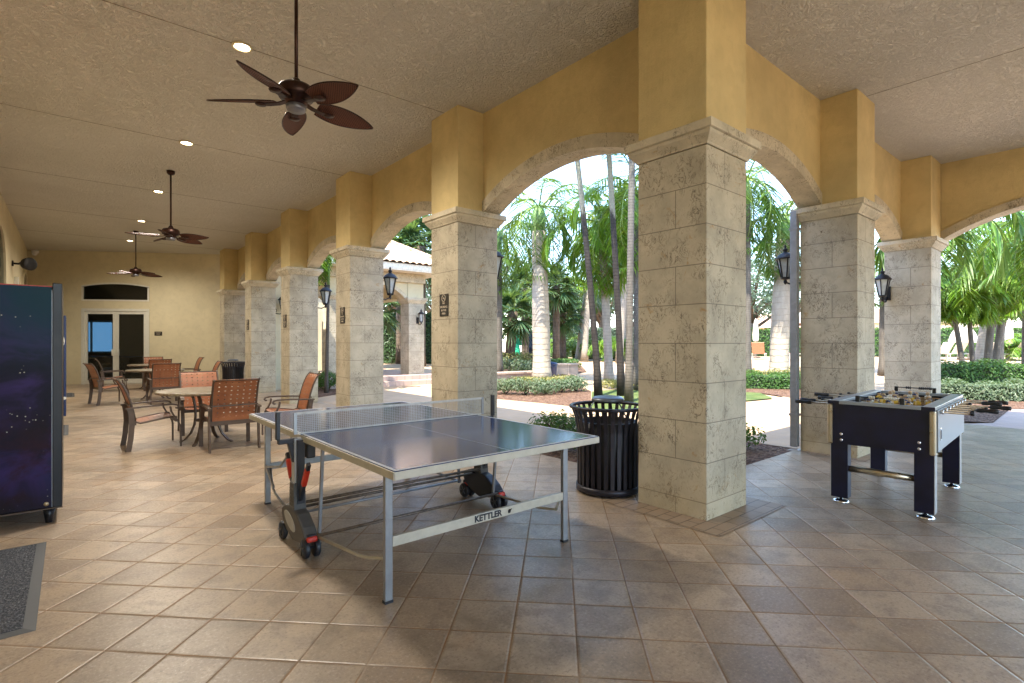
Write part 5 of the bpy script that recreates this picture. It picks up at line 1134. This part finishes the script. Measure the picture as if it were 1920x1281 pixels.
x, y = PP(935, 20.5); palm('feather_palm', 'feather palm whose fronds hang at the left top of the first left arch', x, y, (0, 0), 5.6, .16, .12, 'grey_bark', 'palm_leaf', 16, 2.6, elr=(-58, 70), shaft=False)
x, y = PP(790, 25); fanpalm('fan palm rising behind the pavilion roof', x, y, 5.7, 2.3, 34, .2)
x, y = PP(750, 26.5); fanpalm('second fan palm above the pavilion roof, further left', x, y, 5.9, 2.2, 30, .2)
x, y = PP(706, 24); fanpalm('fan palm inside the pavilion view', x, y, 2.9, 1.6, 24, .16)
x, y = PP(612, 14.6); palm('slender_palm', 'thin lime leaved palm beside the pavilion', x, y, lean(612, 616, 14.6), 3.0, .05, .04, 'grey_bark', 'palm_lime', 10, 1.1, elr=(-30, 70), ll=.35, lw=.05)
for px, px1, Z, H, L, r, bark, leaf, la in ((1809, 1787, 17.5, 2.45, 1.25, .085, 'grey_bark', 'palm_lime', 'small lime palm leftmost beyond the wide arch'), (1826, 1817, 17.9, 2.2, 1.15, .085, 'grey_bark', 'palm_lime', 'small lime palm second from the left beyond the wide arch'),
        (1838, 1868, 22, 3.9, 2.8, .26, 'pale_bark', 'palm_leaf', 'thick leaning pale palm beyond the wide arch'), (1849, 1868, 18.4, 3.5, 2.5, .12, 'grey_bark', 'palm_lime', 'palm with long hanging bright fronds beyond the wide arch'), (1862, 1888, 18.8, 3.1, 1.9, .11, 'grey_bark', 'palm_lime', 'slim leaning palm right of the hanging fronds')):
    x, y = PP(px, Z); palm('garden_palm', la, x, y, lean(px, px1, Z), H, r, r*.8, bark, leaf, 16, L, elr=(-60, 75), ll=.62, lw=.06)
x, y = PP(1955, 15); palm('garden_palm', 'palm whose bright fronds hang down at the right edge of the photo', x, y, (0, 0), 4.2, .14, .11, 'grey_bark', 'palm_lime', 18, 2.9, elr=(-65, 75), ll=.75, lw=.06)
x, y = PP(1748, 14.2); palm('garden_palm', 'tall palm whose fronds hang into the top of the wide arch', x, y, (0, 0), 4.3, .14, .11, 'grey_bark', 'palm_leaf', 18, 2.9, elr=(-66, 75), ll=.75, lw=.06)
x, y = PP(1872, 24); palm('garden_palm', 'dark green feather palm behind the leaning palms', x, y, (.3, -.2), 5.2, .17, .13, 'grey_bark', 'palm_leaf', 20, 3.1, elr=(-70, 75), ll=.85, lw=.065)
x, y = PP(1925, 20); palm('garden_palm', 'lime feather palm with a broad crown near the right edge', x, y, (0, 0), 4.6, .15, .12, 'grey_bark', 'palm_lime', 20, 3.0, elr=(-70, 75), ll=.85, lw=.065)
x, y = PP(1655, 21); palm('garden_palm', 'palm glimpsed between the right arcade columns', x, y, (0, 0), 3.6, .14, .11, 'grey_bark', 'palm_lime', 15, 1.9, elr=(-50, 75), ll=.6, lw=.06)
x, y = PP(1400, 17.2); palm('garden_palm', 'feather palm whose fronds hang at the top of the first right arch', x, y, (0, 0), 5.9, .15, .12, 'grey_bark', 'palm_leaf', 16, 2.7, elr=(-62, 70), ll=.75, lw=.055)
for px, Z, la in ((1140, 30, 'bright low feather clump left of the thin palms'), (1168, 29.5, 'bright low feather clump between the thin palms'), (1062, 33, 'bright green feather clump above the block wall'), (1890, 31, 'green feather clump behind the closed umbrella'), (1920, 30, 'green feather clump at the right edge')):
    x, y = PP(px, Z); palm('areca_palm', la, x, y, (0, 0), .5, .1, .08, 'pale_bark', 'palm_lime', 16, 2.0, elr=(25, 85), shaft=False, ll=.5, lw=.06, group='low feather palms')
# ---- broadleaf trees
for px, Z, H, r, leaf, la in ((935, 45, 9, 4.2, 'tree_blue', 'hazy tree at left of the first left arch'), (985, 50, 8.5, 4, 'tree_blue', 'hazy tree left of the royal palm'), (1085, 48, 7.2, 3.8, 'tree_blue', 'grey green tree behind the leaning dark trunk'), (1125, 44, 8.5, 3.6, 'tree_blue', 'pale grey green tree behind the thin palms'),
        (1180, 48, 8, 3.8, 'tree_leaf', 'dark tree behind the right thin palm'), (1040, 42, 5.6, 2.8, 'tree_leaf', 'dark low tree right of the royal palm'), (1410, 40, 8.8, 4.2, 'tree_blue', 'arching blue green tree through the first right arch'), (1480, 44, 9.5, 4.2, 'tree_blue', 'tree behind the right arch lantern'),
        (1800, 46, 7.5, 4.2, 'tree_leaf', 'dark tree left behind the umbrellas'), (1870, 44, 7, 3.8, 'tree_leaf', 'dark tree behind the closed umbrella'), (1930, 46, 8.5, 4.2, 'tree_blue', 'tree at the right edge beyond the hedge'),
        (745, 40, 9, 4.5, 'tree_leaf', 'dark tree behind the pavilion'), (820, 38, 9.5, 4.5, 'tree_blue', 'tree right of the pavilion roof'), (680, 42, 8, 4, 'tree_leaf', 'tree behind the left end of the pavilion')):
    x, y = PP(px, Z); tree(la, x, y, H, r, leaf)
# ---- playground, fence, pool furniture, house
x, y = PP(969, 29); t = thing('playground_slide', 'green plastic playground tower with arched top', 'playground', (x, y, zg((x, y))), -AZ)
m = MB(); el = [(.42*math.cos(R(a)), 1.35 + .42*math.sin(R(a))) for a in range(0, 181, 12)]; m.ext([(-.42, .85)] + el[::-1] + [(.42, .85)], 'Y', -.03, .03); m.build('arch_panel', 'slide', t)
for q in (-.4, .4): m = MB(); m.tube([(q, .1, 0), (q, .1, 1.5)], .05, 8); m.build('post', 'slide', t)

m = MB(); m.strip([(-.1, -.1, .9), (-.05, -.5, .6), (.0, -1.0, .25), (.0, -1.3, .15)], .45, .04, (1, 0, 0)); m.build('chute', 'slide', t); m = MB(); m.bx(.5, 1.5, -.3, .6, .7, .8); m.bx(.5, .58, -.3, -.22, 0, 1.7); m.bx(1.42, 1.5, -.3, -.22, 0, 1.7); m.bx(.5, 1.5, .5, .58, 0, 1.7); m.build('platform', 'bin_blue', t)
for px, la in ((1144, 'left'), (1193, 'right')):
    x, y = PP(px, 32.5); t = thing('fence_post', f'white square fence post, the {la} one on the plaza edge', 'fence post', (x, y, zg((x, y))), -AZ, 'white posts of the plaza fence'); box_obj('post', 'fascia', t, -.13, .13, -.13, .13, 0, 1.15); box_obj('cap', 'fascia', t, -.17, .17, -.17, .17, 1.151, 1.22)
a, b = P(1148, 32.5), P(1189, 32.5); t = thing('fence_rail', 'thin white railing between the two white posts', 'railing', (a.x, a.y, .4), -AZ); L = (b - a).length; m = MB(); m.bx(0, L, -.02, .02, .82, .87); m.bx(0, L, -.02, .02, .2, .25); m.bar((0, 0, .22), (L/2, 0, .84), .03, .03); m.bar((L/2, 0, .84), (L, 0, .22), .03, .03); m.build('rail', 'white', t)
x, y = PP(1136, 31); t = thing('drum_bin', 'small teal drum beside the white fence', 'bin', (x, y, zg((x, y)))); m = MB(); m.lathe([(.0, 0), (.28, .01), (.32, .3), (.30, .75), (.33, .78), (.2, .92), (0, .95)], 18); m.build('body', 'teal', t)
x, y = PP(1030, 18.6); t = thing('waste_bin', 'dark blue waste bin right behind the royal palm trunk', 'bin', (x, y, 0)); m = MB(); m.lathe([(.24, 0), (.27, .55), (.29, .6)], 18); m.build('body', 'bin_blue', t); m = MB(); m.lathe([(.30, .602), (.28, .68), (.0, .74)], 18); m.build('lid', 'bin_blue', t)
def umbrella(px, Z, la, H=2.35, r=.17, half=False):
    x, y = PP(px, Z); t = thing('pool_umbrella', la, 'umbrella', (x, y, zg((x, y))), 0, 'closed pool umbrellas'); m = MB(); m.lathe([(.3, 0), (.3, .06), (.04, .09), (.04, .3)], 16); m.tube([(0, 0, .05), (0, 0, H)], .022, 8); m.build('pole', 'bronze', t); m = MB(); V = []; n = 24
    prof = [(.02, H + .05), (.08, H - .12), (r*.8, H - .5), (r, H - 1.0), (r*.95, H - 1.3), (r*.75, H - 1.42)] if not half else [(.02, H + .05), (.2, H - .35), (.5, H - 1.0), (.62, H - 1.4), (.6, H - 1.5)]
    for q, z in prof: V += [(q*(1 + .16*(k % 3 == 0) - .10*(k % 3 == 1))*math.cos(2*PI*k/n), q*(1 + .16*(k % 3 == 0) - .10*(k % 3 == 1))*math.sin(2*PI*k/n), z) for k in range(n)]
    m.add(V, [(i*n + k, i*n + (k+1) % n, (i+1)*n + (k+1) % n, (i+1)*n + k) for i in range(len(prof) - 1) for k in range(n)], 0, True); m.build('canopy', 'canvas', t)
umbrella(1892, 30, 'closed cream umbrella, the right one beyond the hedge'); umbrella(1806, 31, 'half folded cream umbrella left of the leaning palms', 2.5, .6, True); umbrella(1417, 34, 'closed cream umbrella seen through the first right arch', 2.5)
def lounger(px, Z, la, mat, rz):
    x, y = PP(px, Z); t = thing('sun_lounger', la, 'sun lounger', (x, y, zg((x, y))), rz, 'sun loungers by the pool'); m = MB(); m.bx(-.33, .33, -.02, 1.25, .33, .36); m.build('seat', mat, t); m = MB(); m.bar((0, 0, .35), (0, -.42, 1.0), .66, .03, (0, 0, 1)); m.build('backrest', mat, t); m = MB()
    for s in (-1, 1): m.bx(s*.34 - .02, s*.34 + .02, -.05, 1.3, .30, .34)
    m.bx(-.34, .34, 1.26, 1.3, .30, .34); m.build('frame', 'frame', t)
    for s in (-1, 1):
        for yy in (.05, 1.1): m = MB(); m.bx(s*.34 - .02, s*.34 + .02, yy, yy + .04, 0, .30); m.build('leg', 'frame', t)
for px, Z, la in ((1768, 31, 'cream sun lounger just right of the far right column'), (1794, 31, 'cream sun lounger between the two small palms'), (1838, 30.5, 'cream sun lounger between the leaning palms'), (1859, 30, 'cream sun lounger right of the leaning palms, left of the umbrella'), (1911, 30, 'cream sun lounger right of the closed umbrella')): lounger(px, Z, la, 'sling', R(-38))
lounger(1422, 31, 'coral sun lounger left of the royal palm in the right arch', 'coral_sling', R(-70)); lounger(1469, 31, 'coral sun lounger right of the royal palm in the right arch', 'coral_sling', R(-95))
def house(px, Z, w, d, h, la):
    x, y = PP(px, Z); t = thing('house', la, 'house', (x, y, .3), R(-48), 'houses beyond the garden'); box_obj('wall', 'house', t, -w/2, w/2, 0, d, 0, h)
    e = .6; V = [(-w/2 - e, -e, h + .01), (w/2 + e, -e, h + .01), (w/2 + e, d + e, h + .01), (-w/2 - e, d + e, h + .01), (-w/2 + d/2, d/2, h + 2), (w/2 - d/2, d/2, h + 2)]; m = MB(); m.add(V, [(0, 1, 5, 4), (1, 2, 5), (2, 3, 4, 5), (3, 0, 4), (3, 2, 1, 0)]); m.build('roof', 'roof', t)
    for k in range(4): q = -w/2 + w*(k + .5)/4; box_obj('window', 'window_dark', t, q - .6, q + .6, -.04, .0 - .002, 1.0, 2.4)
house(1690, 62, 22, 9, 3.4, 'long peach house with low tiled roof behind the far right column'); house(1425, 64, 12, 8, 2.9, 'pinkish house roof seen through the first right arch')

# ================================================================== LIGHT, SKY, CAMERA
sd = Vector((-2.55, -.84, 4.55)).normalized()
w = bpy.data.worlds.new('World'); scn.world = w; w.use_nodes = True; nt = w.node_tree; nt.nodes.clear()
bg = nt.nodes.new('ShaderNodeBackground'); sk = nt.nodes.new('ShaderNodeTexSky'); wo = nt.nodes.new('ShaderNodeOutputWorld')
sk.sky_type = 'NISHITA'; sk.sun_disc = False; sk.sun_elevation = math.asin(sd.z); sk.sun_rotation = math.atan2(sd.x, sd.y); sk.air_density = 1.0; sk.dust_density = .5; sk.ozone_density = 1.8
bg.inputs[1].default_value = .15; nt.links.new(sk.outputs[0], bg.inputs[0]); nt.links.new(bg.outputs[0], wo.inputs[0])
ld = bpy.data.lights.new('sun', 'SUN'); ld.energy = 2.3; ld.angle = R(.55); ld.color = (1, .93, .80); so = bpy.data.objects.new('sun', ld); col.objects.link(so); so.rotation_euler = sd.to_track_quat('Z', 'Y').to_euler()
cd = bpy.data.cameras.new('camera'); cam = bpy.data.objects.new('camera', cd); col.objects.link(cam); scn.camera = cam
cam.location = CAM; cam.rotation_euler = (PI/2, 0, -AZ); cd.sensor_width = 36; cd.lens = 36*985.2/1920; cd.shift_y = -(640.5 - 638.6)/1920*-1; cd.clip_end = 2000; cd.clip_start = .02
scn.view_settings.view_transform = 'Standard'; scn.view_settings.look = 'None'; scn.view_settings.exposure = 2.95; scn.view_settings.gamma = 1
cy = scn.cycles; cy.use_denoising = True; cy.max_bounces = 10; cy.diffuse_bounces = 6; cy.glossy_bounces = 4; cy.transparent_max_bounces = 12; cy.caustics_reflective = False; cy.caustics_refractive = False; cy.sample_clamp_indirect = 8
for o in list(bpy.data.objects):
    if o.get('category') == 'chair' and o.get('label') == 'x': o['label'] = 'orange strap chair'
